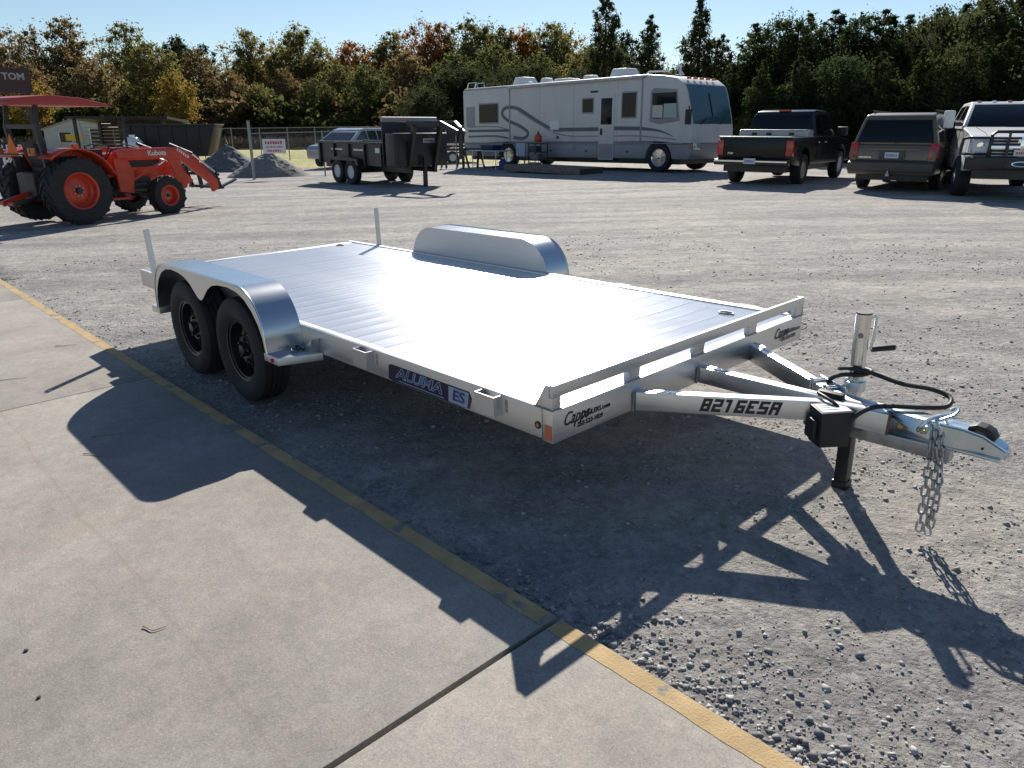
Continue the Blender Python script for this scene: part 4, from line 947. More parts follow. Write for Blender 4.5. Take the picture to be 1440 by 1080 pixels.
for yy in (.35, .75): ld.tube([(-.10, yy, .9), (-.10, yy, 3.15), (-.02, yy, 3.32), (.5, yy, 3.32), (.55, yy, 3.1)], .02, 6)
for k in range(7): ld.cyl((-.10, .35, 1.1+k*.3), (-.10, .75, 1.1+k*.3), .016, n=6)
ld.build('ladder', M_zinc, up)

for x0, x1 in ((3.5, 3.95), (6.5, 7.5), (8.35, 9.55)): rvbox('compartment_door', x0, x1, .46, .86, M_rvg, lo, -.008)
for x in (.9, 3.7, 5.2, 7.0, 8.9): MB().box(x-.05, x+.05, -.026, -.013, .62, .67).build('compartment_latch', M_black, lo)
for x in (4.6, 6.35, 8.4): MB().box(x-.004, x+.004, -.003, -.0005, .94, 2.95).build('panel_seam', M_rvs2, up)
MB().box(.1, 9.6, -.03, -.001, 3.0, 3.03).build('rain_gutter', M_rvg, up)
for s in (-1, 1):
    for x in (1.0, 1.6, 2.7): MB().tube([(x, s*.981, .62), (x, s*.972, 1.0), (x, s*.953, 1.2)], .006, 5).build('door_seam', M_seam, pk)
    for x in (1.1, 1.75): MB().box(x, x+.16, *sorted((s*.965, s*.99)), 1.04, 1.08).build('door_handle', M_chrome, pk, bevel=.006)
    for x in (-2.04, -.8): MB().tube([(x, s*.992, .7), (x, s*.985, 1.0), (x, s*.945, 1.44)], .006, 5).build('door_seam', M_seam, wt)
MB().tube([(.86, -.60, 1.225), (.4, -.62, 1.337), (-.7, -.70, 1.462)], .006, 5).tube([(.86, .60, 1.225), (.4, .62, 1.337), (-.7, .70, 1.462)], .006, 5).build('bonnet_seam', M_seam, wt)
for s in (-1, 1): MB().tube([(-.70, s*.1, 1.475), (-.86, s*.1+.5, 1.60)], .009, 5).build('wiper', M_black, cw)
# ------------------------------------------------------------------ camp things beside the motorhome
rvm = Matrix.Translation((rvo.x, rvo.y, 0)) @ Matrix.Rotation(head(ru.x, ru.y), 4, 'Z')
def rvp(x, y): p = rvm @ Vector((x, y, 0)); return (p.x, p.y, gz(p.x)+.01)
rvh = head(ru.x, ru.y)
M_wood = mat('weathered_wood', (.20, .17, .135), .85, var=.25, vscale=8, bump=.3, bscale=40)
M_wooddk = mat('dark_wood', (.075, .06, .05), .85, var=.3, vscale=8)
pf = empty('wooden_platform', rvp(6.6, -1.35), rvh, 'low weathered wooden platform in front of the motorhome door', 'platform')
for k in range(9): MB().box(-1.9, 1.9, -.62+k*.14, -.50+k*.14, .20, .235).build('board', M_wood, pf, bevel=.004)
for k in (-1, 0, 1): MB().box(k*1.8-.05, k*1.8+.05, -.6, .6, .0, .1995).build('joist', M_wooddk, pf)
MB().box(-1.9, 1.9, -.655, -.625, .02, .225).build('fascia', M_wood, pf, bevel=.004)
tbx = empty('folding_table', rvp(2.7, -.95), rvh, 'white plastic folding table set up beside the motorhome rear wheel', 'table')
MB().box(-.85, .85, -.36, .36, .70, .74).build('table_top', mat('table_plastic', (.42, .46, .52), .5, var=.05), tbx, bevel=.012)
for sx in (-1, 1):
    for sy in (-1, 1): MB().cyl((sx*.7, sy*.28, 0), (sx*.7, sy*.28, .70), .017, n=8).build('leg', M_zinc, tbx)
    MB().cyl((sx*.7, -.28, .15), (sx*.7, .28, .15), .012, n=8).build('stretcher', M_zinc, tbx)
hs = empty('storage_tote', (0, 0, 0), 0, 'dark blue plastic tote lid down on the folding table', 'tote'); q = rvp(2.75, -.9); hs.location = (q[0], q[1], q[2]+.74); hs.rotation_euler = (0, 0, rvh)
MB().hexa([(-.33, -.2, 0), (.33, -.2, 0), (.33, .2, 0), (-.33, .2, 0)], [(-.38, -.24, .16), (.38, -.24, .16), (.38, .24, .16), (-.38, .24, .16)]).build('tub', mat('navy_plastic', (.015, .022, .07), .5), hs, bevel=.015)
MB().box(-.40, .40, -.26, .26, .16, .19).build('lid', mat('navy_plastic', (.015, .022, .07), .5), hs, bevel=.01)
bk = empty('water_jug', rvp(3.55, -1.0), 0, 'blue plastic water jug standing on the ground under the folding table', 'jug')
MB().cyl((0, 0, 0), (0, 0, .30), .15, .155, 18).cyl((0, 0, .30), (0, 0, .42), .155, .05, 18).build('body', mat('blue_plastic', (.03, .06, .20), .4), bk); MB().cyl((0, 0, .42), (0, 0, .47), .04, n=12).build('cap', M_whitepl, bk)
sh = empty('shelf_unit', rvp(5.05, -.55), rvh, 'black plastic shelf unit holding bins against the motorhome side', 'shelf')
for k in range(4): MB().box(-.36, .36, -.2, .2, .05+k*.30, .08+k*.30).build('shelf', M_blackpl, sh, bevel=.006)
for sx in (-1, 1):
    for sy in (-1, 1): MB().cyl((sx*.33, sy*.17, 0), (sx*.33, sy*.17, .98), .018, n=8).build('post', M_blackpl, sh)
for k in range(3):
    q = rvp(4.90+.1*(k % 2), -.58)
    b = empty('plastic_bin', (q[0], q[1], q[2]+.08+k*.30), rvh, ['clear plastic bin on the bottom shelf of the black shelf unit', 'grey plastic bin on the middle shelf of the black shelf unit', 'dark plastic bin on the upper shelf of the black shelf unit'][k], 'bin', 'bins on the shelf unit')
    mm = [mat('clear_bin', (.35, .37, .38), .4), mat('grey_bin', (.16, .17, .19), .5), mat('dark_bin', (.05, .05, .06), .5)][k]
    MB().hexa([(-.19, -.13, 0), (.19, -.13, 0), (.19, .13, 0), (-.19, .13, 0)], [(-.22, -.15, .18), (.22, -.15, .18), (.22, .15, .18), (-.22, .15, .18)]).build('tub', mm, b, bevel=.01); MB().box(-.23, .23, -.16, .16, .18, .20).build('lid', mm, b, bevel=.005)
q = rvp(5.05, -.55); jg = empty('orange_jug', (q[0], q[1], q[2]+1.01), 0, 'round orange jug on top of the black shelf unit', 'jug')
M_or = mat('orange_plastic', (.50, .06, .015), .45)
MB().cyl((0, 0, 0), (0, 0, .08), .10, .15, 18).cyl((0, 0, .08), (0, 0, .22), .15, .15, 18).cyl((0, 0, .22), (0, 0, .32), .15, .05, 18).build('body', M_or, jg, bevel=.01); MB().cyl((0, 0, .32), (0, 0, .39), .04, .03, 12).build('spout', M_blackpl, jg)
pb = empty('poster_board', rvp(4.3, -.75), rvh, 'pale poster board on a stand between table and shelf unit', 'board')
MB().box(-.24, .24, -.012, .0, .52, 1.0).build('board', mat('poster_paper', (.36, .42, .50), .7, var=.2, vscale=7), pb); MB().box(-.22, -.18, .002, .04, 0, .9).box(.18, .22, .002, .04, 0, .9).build('stand', M_wooddk, pb)
def sawhorse(x, y, rz, lab):
    s = empty('sawhorse', rvp(x, y), rvh+rz, lab, 'sawhorse', 'sawhorses behind the motorhome')
    MB().box(-.55, .55, -.045, .045, .72, .80).build('beam', M_wooddk, s, bevel=.005)
    for sx in (-1, 1):
        for sy in (-1, 1): MB().beam((sx*.42, sy*.03, .75), (sx*.52, sy*.27, 0), .09, .035).build('leg', M_wooddk, s)
sawhorse(.2, -.7, 1.3, 'dark wooden sawhorse standing off the motorhome rear corner'); sawhorse(1.35, -.8, 1.45, 'dark wooden sawhorse standing between rear corner and folding table')

# ------------------------------------------------------------------ gooseneck dump trailer
M_dk = mat('black_enamel', (.014, .014, .016), .4, var=.3, vscale=3, rvar=.1)
M_whr = mat('white_wheel', (.6, .6, .6), .4, var=.06)
du = Vector((.64, -.77)).normalized(); d0 = (-4.55, 25.05)
dt = empty('dump_trailer', (d0[0], d0[1], gz(d0[0])), head(du.x, du.y), 'black gooseneck dump trailer with white wheels near the gravel piles', 'trailer')
for x in (-.45, .45):
    for s in (-1, 1):
        o = car_wheel(dt, x, s*.95, s, .38, .22, .20, M_whr if s < 0 else M_rim_bk, 8)
    MB().cyl((x, -.9, .38), (x, .9, .38), .04).build('axle', M_black, dt)
MB().prism([(-1.0, .60), (-.92, .78), (-.2, .84), (.2, .84), (.92, .78), (1.0, .60), (.85, .60), (.8, .72), (-.8, .72), (-.85, .60)], 'y', -1.07, -.85).build('fender', M_dk, dt)
MB().prism([(-1.0, .60), (-.92, .78), (-.2, .84), (.2, .84), (.92, .78), (1.0, .60), (.85, .60), (.8, .72), (-.8, .72), (-.85, .60)], 'y', .85, 1.07).build('fender', M_dk, dt)
bd_ = MB().box(-2.0, 2.2, -.86, .86, .60, .68).build('bed_floor', M_dk, dt)
for s in (-1, 1):
    MB().box(-2.0, 2.2, *sorted((s*.83, s*.87)), .68, 1.22).build('side_wall', M_dk, dt)
    MB().box(-2.02, 2.22, *sorted((s*.81, s*.91)), 1.22, 1.29).build('top_rail', M_dk, dt, bevel=.01)
    for k in range(5): MB().box(-1.9+k*1.0, -1.82+k*1.0, *sorted((s*.871, s*.93)), .60, 1.22).build('side_rib', M_dk, dt)
    MB().box(-2.3, 3.0, *sorted((s*.40, s*.50)), .44, .60).build('frame_rail', M_dk, dt)
    MB().beam((2.9, s*.45, .5), (3.3, s*.45, 1.75), .10, .16).build('neck_riser', M_dk, dt)
    MB().beam((2.95, s*.45, 1.80), (4.35, s*.25, 1.80), .10, .16).build('neck_beam', M_dk, dt, bevel=.01)
    MB().beam((4.3, s*.25, 1.82), (4.95, s*.08, 1.55), .10, .14).build('neck_drop', M_dk, dt, bevel=.01)
MB().box(-2.08, -2.01, -.86, .86, .66, 1.27).build('tail_gate', M_dk, dt, bevel=.01)
MB().box(2.22, 2.28, -.9, .9, .62, 1.86).build('front_bulkhead', M_dk, dt, bevel=.01)
tbx2 = MB().box(2.45, 2.95, -.92, .92, .62, 1.55).build('tool_box', M_dk, dt, bevel=.02)
MB().box(2.951, 2.965, -.8, .8, .72, 1.45).build('tool_box_door', M_black, tbx2, bevel=.004)
MB().box(2.966, 2.972, .05, .45, 1.28, 1.40).build('data_plate', M_zincd, tbx2)
print_line('plate_print', M_ink, tbx2, frame((2.9725, .25, 1.34), (0, 1, 0), (0, 0, 1)), .34, .05, 8)
MB().cyl((2.35, -.95, 1.93), (2.35, .95, 1.93), .07, n=14).build('tarp_roll', mat('tarp_grey', (.30, .30, .31), .6, bump=.4, bscale=12), dt)
MB().cyl((4.93, 0, .95), (4.93, 0, 1.72), .06, n=14).build('coupler_tube', M_dk, dt); MB().cyl((4.93, 0, .88), (4.93, 0, .96), .08, n=14).build('coupler_socket', M_dk, dt)
MB().box(3.05, 3.15, -.05, .05, .0, .9).build('jack_leg', M_dk, dt); MB().box(2.96, 3.24, -.14, .14, .0, .03).build('jack_foot', M_dk, dt)
MB().prism([(-1.6, .86), (.2, 1.06), (1.5, 1.02), (2.0, .90), (2.0, .69), (-1.6, .69)], 'y', -.8, .8).build('load_tarp', mat('dark_tarp', (.05, .05, .055), .5, bump=.6, bscale=6), dt, bevel=.05)
for k in range(2): MB().box(-1.1+k*1.5, -.35+k*1.5, -.8745, -.8715, 1.02, 1.07).build('reflective_strip', M_whitepl, dt, smooth=False)
MB().box(1.75, 2.15, -.8745, -.8715, .98, 1.12).build('load_sticker', M_whitepl, dt, smooth=False)

# ------------------------------------------------------------------ fences
M_galv = mat('fence_galvanised', (.30, .31, .31), .5, .8, var=.15, vscale=8)
def fence(name, A, B, h, nposts, label, pitch, wire, r=.028, skip=()):
    A = Vector(A); B = Vector(B); L = (B-A).length; d = (B-A)/L; root = empty(name, (A.x, A.y, gz(A.x)), head(d.x, d.y), label, 'fence')
    slope = (gz(B.x)-gz(A.x))/L
    for k in range(nposts):
        x = L*k/(nposts-1); MB().cyl((x, 0, slope*x-.05), (x, 0, slope*x+h+.03), r, n=8).build('post', M_galv, root)
    MB().cyl((0, -.0, h), (L, -.0, slope*L+h), r*.7, n=6).build('top_rail', M_galv, root)
    MB().cyl((0, -.0, .05), (L, -.0, slope*L+.05), r*.25, n=4).build('tension_wire', M_galv, root)
    vs = []; fs = []; t = wire
    for sgn in (1, -1):
        x = -h
        while x < L+h:
            x0, z0, x1, z1 = (x, .04, x+h, h) if sgn > 0 else (x+h, .04, x, h)
            a, b = Vector((x0, z0)), Vector((x1, z1)); dd = b-a
            lo_t, hi_t = 0, 1
            if dd.x > 0: lo_t = max(0, -a.x/dd.x); hi_t = min(1, (L-a.x)/dd.x)
            else: lo_t = max(0, (L-a.x)/dd.x); hi_t = min(1, -a.x/dd.x)
            if hi_t > lo_t:
                p = a+dd*lo_t; q = a+dd*hi_t; o = len(vs)
                for pt in (p, q):
                    z = pt.y+slope*pt.x
                    vs += [(pt.x-t, -.03, z), (pt.x+t, -.03, z), (pt.x, -.03+t*1.5, z)]
                fs += [(o, o+1, o+4, o+3), (o+1, o+2, o+5, o+4), (o+2, o, o+3, o+5)]
            x += pitch
    m_ = MB().add(vs, fs).build('wire_mesh', M_galv, root, smooth=False, recalc=False); m_['kind'] = 'stuff'
    return root
fnear = fence('chain_link_fence', (-9.5, 28.15), (-2.2, 30.6), 1.62, 4, 'grey chain link fence running from the signed post behind the dump trailer', .085, .0016)
MB().cyl((0, -.06, -.1), (0, -.06, 2.06), .052, n=14).build('gate_post', M_galv, fnear); MB().lathe_y([(0, 0)], 0, 0, 4)
sg = empty('fence_sign', (-9.25, 28.13, gz(-9.2)+.92), head(7.3, 2.45), 'white notice board with red and blue print wired to the chain link fence', 'sign')
sb_ = MB().box(.18, .98, -.075, -.06, -.0, .50).build('board', M_whitepl, sg, bevel=.004)
print_line('sign_print', mat('sign_red', (.5, .05, .05), .5), sb_, frame((.58, -.0765, .38), (1, 0, 0), (0, 0, 1)), .62, .12, 7)
print_line('sign_print', mat('sign_red', (.5, .05, .05), .5), sb_, frame((.58, -.0765, .23), (1, 0, 0), (0, 0, 1)), .60, .06, 12)
print_line('sign_print', mat('sign_red', (.5, .05, .05), .5), sb_, frame((.58, -.0765, .10), (1, 0, 0), (0, 0, 1)), .50, .08, 8)
fence('chain_link_fence', (-22, 43), (-2.5, 47.5), 1.75, 14, 'long grey chain link fence crossing the grass field', .13, .0022, .03)

# ------------------------------------------------------------------ gravel piles
def pile(name, x, y, rx, ry, h, m, label, seed):
    nr, na = 40, 90; vs = []; 
    for i in range(nr+1):
        t = i/nr
        for k in range(na):
            a = 2*math.pi*k/na; rr = t*(1+.16*mnoise.noise((math.cos(a)*1.2+seed, math.sin(a)*1.2, 0)))
            X_ = rr*rx*math.cos(a); Y_ = rr*ry*math.sin(a); z = h*max(0, (1-t))**.92*(1+.12*mnoise.noise((X_*1.5+seed, Y_*1.5, 1)))
            z = z-.06*t+.09*mnoise.noise((X_*3, Y_*3, seed))*(1-t)+.045*mnoise.noise((X_*9, Y_*9, seed)); vs.append((X_, Y_, z))
    fs = [(i*na+k, i*na+(k+1) % na, (i+1)*na+(k+1) % na, (i+1)*na+k) for i in range(nr) for k in range(na)]
    o = MB().add(vs, fs).build(name, m, None, (x, y, gz(x)+.03), recalc=False); return tag(o, label, 'gravel pile', 'gravel piles')
M_pile = mat('grey_gravel_pile', (.115, .115, .115), .9, color2=(.20, .195, .19), vscale=14, bump=1.0, bscale=30)
M_pile2 = mat('dark_gravel_pile', (.09, .09, .092), .9, color2=(.15, .148, .145), vscale=14, bump=1.0, bscale=30)
pile('gravel_pile', -9.6, 30.3, 1.75, 1.4, .95, M_pile, 'grey gravel heap behind the notice board', 3)
pile('gravel_pile', -12.9, 35.0, 1.7, 1.6, 1.12, M_pile2, 'darker gravel heap between the tractor bucket and the larger heap', 8)

# ------------------------------------------------------------------ silver van beyond the fence
M_silver = mat('silver_paint', (.34, .36, .37), .3, .5, coat=.5)
va = empty('parked_van', (-7.2, 38.5, gz(-6.6)), head(-.35, -.94), 'silver minivan parked beyond the fence behind the dump trailer', 'car')
lowp = [(-.95, .35)]+arches([0, 2.9], .34, .36, -.9, 3.8)+[(3.75, .4), (3.8, .8), (3.6, .95), (2.9, 1.05), (-.95, 1.05)]
MB().prism_taper(lowp, lambda x, z: .93).build('body', M_silver, va, bevel=.04)
hwv = lambda x, z: .90-.18*max(0, z-1.05)/.6
cv = MB().prism_taper([(-.95, 1.04), (-.75, 1.62), (-.5, 1.72), (1.4, 1.72), (1.8, 1.64), (3.0, 1.04)], hwv).build('greenhouse', M_silver, va, bevel=.03)
glass_side(cv, [(-.7, 1.12), (-.6, 1.58), (.3, 1.6), (.3, 1.12)], hwv); glass_side(cv, [(.4, 1.12), (.4, 1.6), (1.2, 1.6), (1.2, 1.12)], hwv); glass_side(cv, [(1.3, 1.12), (1.3, 1.6), (1.7, 1.56), (2.5, 1.12)], hwv)
MB().panel([(3.03-.02, -.75, 1.08), (3.03-.02, .75, 1.08), (1.83, .66, 1.60), (1.83, -.66, 1.60)], .012).build('windscreen', M_glass, cv)
for x in (0, 2.9):
    for s in (-1, 1): car_wheel(va, x, s*.82, s, .32, .2, .2, M_zincd, 6)

# ------------------------------------------------------------------ small utility trailer in the gap by the motorhome
ut = empty('utility_trailer', (-3.1, 37.5, gz(-3.1)), head(.95, .3), 'small open utility trailer parked on the grass behind the motorhome', 'trailer')
MB().box(-1.4, 1.4, -.75, .75, .48, .55).build('deck', M_wooddk, ut)
for s in (-1, 1):
    MB().box(-1.4, 1.4, *sorted((s*.74, s*.78)), .85, .90).build('side_rail', M_zincd, ut)
    for k in range(4): MB().box(-1.38+k*.9, -1.34+k*.9, *sorted((s*.745, s*.775)), .5, .86).build('side_post', M_zincd, ut)
    car_wheel(ut, 0, s*.9, s, .3, .18, .17, M_whr, 6)
MB().beam((1.4, 0, .5), (2.6, 0, .45), .08, .08).build('tongue', M_black, ut)

# ------------------------------------------------------------------ red tractor with front loader
M_red = mat('tractor_orange_red', (.56, .050, .017), .4, coat=.2, var=.14, vscale=4)
M_reddk = mat('red_canopy', (.42, .05, .035), .4, var=.06)
M_trk = mat('tractor_castings', (.03, .03, .032), .5, var=.3)
tu = Vector((.50, .866)); t0 = (-9.15, 15.25)
tk = empty('farm_tractor', (t0[0], t0[1], gz(-9.1)+.005), head(tu.x, tu.y), 'red farm tractor with canopy and front loader parked by the concrete', 'tractor')
def ag_wheel(x, y, s, Rr, w, rim, nlug):
    prof = [(rim, -w*.40), (rim+.03, -w*.46), (Rr-.10, -w*.5), (Rr-.045, -w*.46), (Rr-.035, -w*.2), (Rr-.03, 0), (Rr-.035, w*.2), (Rr-.045, w*.46), (Rr-.10, w*.5), (rim+.03, w*.46), (rim, w*.40)]
    r_ = MB().lathe_y([(rim, -w*.40), (rim+.012, -w*.43), (rim-.02, -w*.38), (rim-.035, -w*.1), (rim*.80, -w*.02), (rim*.55, -w*.10), (rim*.30, -w*.12), (.0, -w*.12)], 0, 0, 40)
    o = r_.build('wheel', M_red, tk, (x, y, Rr)); o.rotation_euler = (0, .3, 0 if s < 0 else math.pi)
    ty = MB().lathe_y(prof, 0, 0, 48)
    for k in range(nlug):
        for side in (-1, 1):
            a0 = 2*math.pi*(k+.5*(side > 0))/nlug; da = .30*1.25/Rr*.55
            q = lambda a, r, yy: (r*math.cos(a), yy, r*math.sin(a))
            wd = .045/Rr
            b_ = [q(a0, Rr-.06, side*.0), q(a0+wd, Rr-.06, side*.0), q(a0+da+wd, Rr-.075, side*w*.50), q(a0+da, Rr-.075, side*w*.50)]
            t_ = [q(a0, Rr, side*.0), q(a0+wd*.8, Rr, side*.0), q(a0+da+wd*.8, Rr-.02, side*w*.49), q(a0+da, Rr-.02, side*w*.49)]
            ty.hexa(b_, t_)
    ty.build('tyre', M_rubber, o)
    MB().cyl((0, -w*.30, 0), (0, -w*.1, 0), rim*.17, n=16).build('hub', M_trk, o)
    for k in range(8):
        a = 2*math.pi*k/8; MB().cyl((rim*.28*math.cos(a), -w*.17, rim*.28*math.sin(a)), (rim*.28*math.cos(a), -w*.1, rim*.28*math.sin(a)), .015, n=6).build('lug_nut', M_zincd, o)
    return o
for s in (-1, 1):
    ag_wheel(0, s*.72, s, .655, .40, .34, 17); ag_wheel(2.0, s*.66, s, .42, .28, .21, 14)
MB().cyl((0, -.6, .655), (0, .6, .655), .12, n=14).build('rear_axle', M_trk, tk); MB().cyl((2.0, -.55, .42), (2.0, .55, .42), .07, n=12).build('front_axle', M_trk, tk)
MB().box(-.45, 2.0, -.20, .20, .48, .85).build('transmission', M_trk, tk, bevel=.04); MB().box(-.55, .1, -.3, .3, .5, 1.0).build('rear_housing', M_trk, tk, bevel=.04)
hood = [(.95, .82), (.95, 1.28), (1.1, 1.33), (2.1, 1.25), (2.42, 1.13), (2.5, .95), (2.5, .80)]
hd_ = MB().prism(hood, 'y', -.29, .29).build('hood', M_red, tk, bevel=.05, seg=3)
MB().box(2.44, 2.515, -.22, .22, .86, 1.14).build('grille', M_blackpl, hd_, bevel=.02)
for s in (-1, 1):
    MB().box(1.2, 2.2, *sorted((s*.291, s*.296)), 1.02, 1.16).build('hood_vent', M_blackpl, hd_)
    fpoly = [(.70, .92)]+arc(0, .655, .80, 20, 128, 14)+arc(0, .655, .77, 128, 20, 14)
    MB().prism(fpoly, 'y', *sorted((s*.46, s*.92))).build('fender', M_red, tk, bevel=.01)
    MB().prism([(.5, .95)]+arc(0, .655, .795, 22, 110, 10)+[(-.1, 1.0)], 'y', *sorted((s*.45, s*.459))).build('fender_side', M_red, tk)
    MB().beam((-.35, s*.52, .9), (-.42, s*.52, 1.86), .07, .10).build('roll_bar', M_trk, tk)
    MB().beam((-.42, s*.52, 1.85), (-.36, s*.50, 2.26), .05, .08).build('canopy_post', M_trk, tk)
    MB().box(-.66, -.58, s*.55-.06, s*.55+.06, 1.32, 1.46).build('work_light', M_amber, tk, bevel=.01)
    MB().box(.55, 1.15, *sorted((s*.32, s*.62)), .40, .44).build('step', M_red, tk)
MB().beam((-.42, -.55, 1.84), (-.42, .55, 1.84), .08, .08).build('roll_bar_top', M_trk, tk)
can = MB().prism([(-.95, 2.26), (-.85, 2.33), (-.2, 2.40), (.45, 2.36), (.95, 2.26), (.98, 2.22), (-.95, 2.22)], 'y', -.72, .72).build('canopy', M_reddk, tk, bevel=.02)
MB().hexa([(-.25, -.25, .98), (.25, -.25, .98), (.25, .25, .98), (-.25, .25, .98)], [(-.25, -.24, 1.10), (.22, -.24, 1.10), (.22, .24, 1.10), (-.25, .24, 1.10)]).hexa([(-.25, -.24, 1.08), (-.15, -.24, 1.08), (-.15, .24, 1.08), (-.25, .24, 1.08)], [(-.40, -.22, 1.55), (-.30, -.22, 1.55), (-.30, .22, 1.55), (-.40, .22, 1.55)]).build('seat', M_blackpl, tk, bevel=.03)
MB().tube([(.55+.06*math.cos(a)*1, .19*math.cos(a), 1.38+.17*math.sin(a)*.4+.06*math.sin(a)) for a in np.linspace(0, 2*np.pi, 25)[:-1]], .016, 6, True).build('steering_wheel', M_blackpl, tk)
MB().beam((.95, 0, 1.1), (.58, 0, 1.37), .10, .10).box(.80, .97, -.22, .22, 1.0, 1.40).build('dash', M_blackpl, tk, bevel=.02)
MB().tube([(.62, -.30, .95), (.58, -.32, 1.45)], .012, 6).build('lever', M_blackpl, tk); MB().tube([(1.55, -.20, 1.36), (1.55, -.20, 1.95), (1.6, -.20, 2.0)], .028, 8).build('exhaust', M_trk, tk)
MB().tube([(-.85, -.5, 1.35), (-.9, -.1, 1.36), (-.85, .2, 1.36)], .014, 6).build('linkage', M_trk, tk)
sm = MB().panel([(-.83, -.52, 1.32), (-.83, .0-.10, 1.32), (-.83, -.31, 1.72)], .006).build('slow_vehicle_triangle', mat('fluor_orange', (.75, .14, .01), .6), tk, smooth=False)
MB().beam((-.5, 0, .62), (-1.05, 0, .45), .06, .10).box(-1.0, -.94, -.4, .4, .42, .48).build('hitch', M_red, tk)
for s in (-1, 1): MB().beam((-.3, s*.25, .6), (-1.05, s*.40, .45), .05, .06).build('lift_arm', M_trk, tk)
for s in (-1, 1):
    MB().tube([(.9, s*.33, 1.15), (1.0, s*.42, 1.45), (1.3, s*.50, 1.50), (1.6, s*.52, 1.42)], .014, 6).tube([(.9, s*.30, 1.1), (1.05, s*.40, 1.38), (1.35, s*.46, 1.44), (1.7, s*.50, 1.38)], .014, 6).build('hydraulic_hose', M_blackpl, tk)
    MB().box(2.47, 2.512, s*.20-.05, s*.20+.05, 1.02, 1.10).build('headlight', M_chrome, tk, bevel=.01)
    MB().box(1.05, 1.9, *sorted((s*.19, s*.31)), .55, .82).build('engine_side', M_trk, tk, bevel=.03)
    MB().cyl((1.3, s*.33, .62), (1.75, s*.33, .62), .09, n=12).build('filter', M_trk, tk)
    MB().box(.1, .2, *sorted((s*.60, s*.72)), 1.45, 1.53).build('fender_lamp', M_amber, tk, bevel=.01)
# loader
for s in (-1, 1):
    y = s*.47
    MB().prism([(1.05, .55), (1.35, .5), (1.42, .9), (1.30, 1.24), (1.20, 1.37), (1.05, 1.37), (1.0, 1.15)], 'y', y-.035, y+.035).build('loader_tower', M_red, tk, bevel=.01)
    arm = MB().prism([(1.05, 1.22), (1.02, 1.34), (1.15, 1.40), (2.52, 1.42), (2.70, 1.34), (3.45, .66), (3.44, .46), (3.30, .40), (3.22, .60), (2.48, 1.18), (1.7, 1.20)], 'y', y-.045+s*.085, y+.045+s*.085).build('loader_arm', M_red, tk, bevel=.012)
    MB().prism([(2.2, 1.19), (2.5, 1.19), (2.58, .92), (2.80, .68), (2.58, .58), (2.35, .85)], 'y', y-.02+s*.085, y+.02+s*.085).build('arm_gusset', M_red, arm, bevel=.006)
    MB().cyl((1.40, y, .78), (2.0, y+s*.03, 1.05), .035, n=10).build('lift_cylinder', M_red, tk); MB().cyl((2.0, y+s*.03, 1.05), (2.3, y+s*.05, 1.20), .022, n=10).build('piston_rod', M_chrome, tk)
    MB().cyl((2.3, y+s*.085, 1.48), (2.85, y+s*.085, 1.27), .035, n=10).build('tilt_cylinder', M_trk, tk); MB().cyl((2.85, y+s*.085, 1.27), (3.42, y+s*.085, .84), .02, n=10).build('piston_rod', M_chrome, tk)
    if s < 0:
        text('brand_lettering', 'Kubota', .15, mat('decal_white', (.75, .75, .74), .5), arm, frame((1.95, y-.045-.0865, 1.305), (1, 0, 0), (0, 0, 1)), 0, .003, .0008)
        print_line('model_print', mat('decal_white', (.75, .75, .74), .5), arm, frame((2.60, y-.045-.0865, 1.28), (.80, 0, -.55), (.55, 0, .80)), .34, .06, 6)
MB().cyl((2.72, -.55, 1.15), (2.72, .55, 1.15), .045, n=10).build('cross_tube', M_red, tk)
cq = MB().beam((3.40, -.5, .95), (3.58, -.5, .45), .08, .06).beam((3.40, .5, .95), (3.58, .5, .45), .08, .06).beam((3.47, -.6, .78), (3.47, .6, .78), .06, .06).beam((3.57, -.6, .48), (3.57, .6, .48), .06, .06).build('quick_coupler', M_black, tk)
# pallet forks
for s in (-1, 1):
    MB().beam((3.60, s*.3, .95), (3.68, s*.3, .42), .03, .10).beam((3.66, s*.3, .44), (4.2, s*.3, .62), .10, .035).build('fork_tine', M_trk, cq)

# ------------------------------------------------------------------ yard behind the tractor
M_sid = mat('shed_siding', (.46, .47, .46), .7, var=.06, bump=.2, bscale=20)
shd = empty('garden_shed', (-29.0, 53, gz(-29)), R(12), 'small pale sided garden shed with gable roof beyond the tractor', 'shed')
MB().prism([(-2.1, 0), (2.1, 0), (2.1, 1.75), (0, 2.45), (-2.1, 1.75)], 'y', -1.4, 1.4).build('walls', M_sid, shd)
for k in range(13): MB().box(-2.11, 2.11, -1.415, -1.401, .08+k*.13, .19+k*.13).build('siding_board', M_sid, shd)
for s in (-1, 1): MB().beam((s*2.35, 0, 1.70), (0, 0, 2.49), 3.1, .06).build('roof_slope', mat('shed_roof', (.30, .31, .31), .7, var=.1), shd)
dd_ = MB().box(.7, 1.45, -1.43, -1.40, .05, 1.75).build('doorway', M_black, shd); MB().box(.62, .70, -1.45, -1.402, .0, 1.85).box(1.45, 1.53, -1.45, -1.402, 0, 1.85).build('door_frame', M_whitepl, dd_)
ww_ = MB().box(-1.2, -.5, -1.43, -1.40, .95, 1.55).build('window', M_glass, shd); MB().box(-1.26, -1.2, -1.44, -1.402, .9, 1.6).box(-.5, -.44, -1.44, -1.402, .9, 1.6).build('window_frame', M_whitepl, ww_)
ysg = empty('yellow_sign', (-28.3, 50.2, gz(-28)), R(5), 'small yellow sign on a post before the garden shed', 'sign'); MB().box(-.5, .5, -.02, .02, 1.05, 1.45).build('board', mat('sign_yellow', (.62, .40, .03), .5), ysg, bevel=.01); MB().cyl((0, .05, 0), (0, .05, 1.4), .03, n=8).build('post', M_galv, ysg)
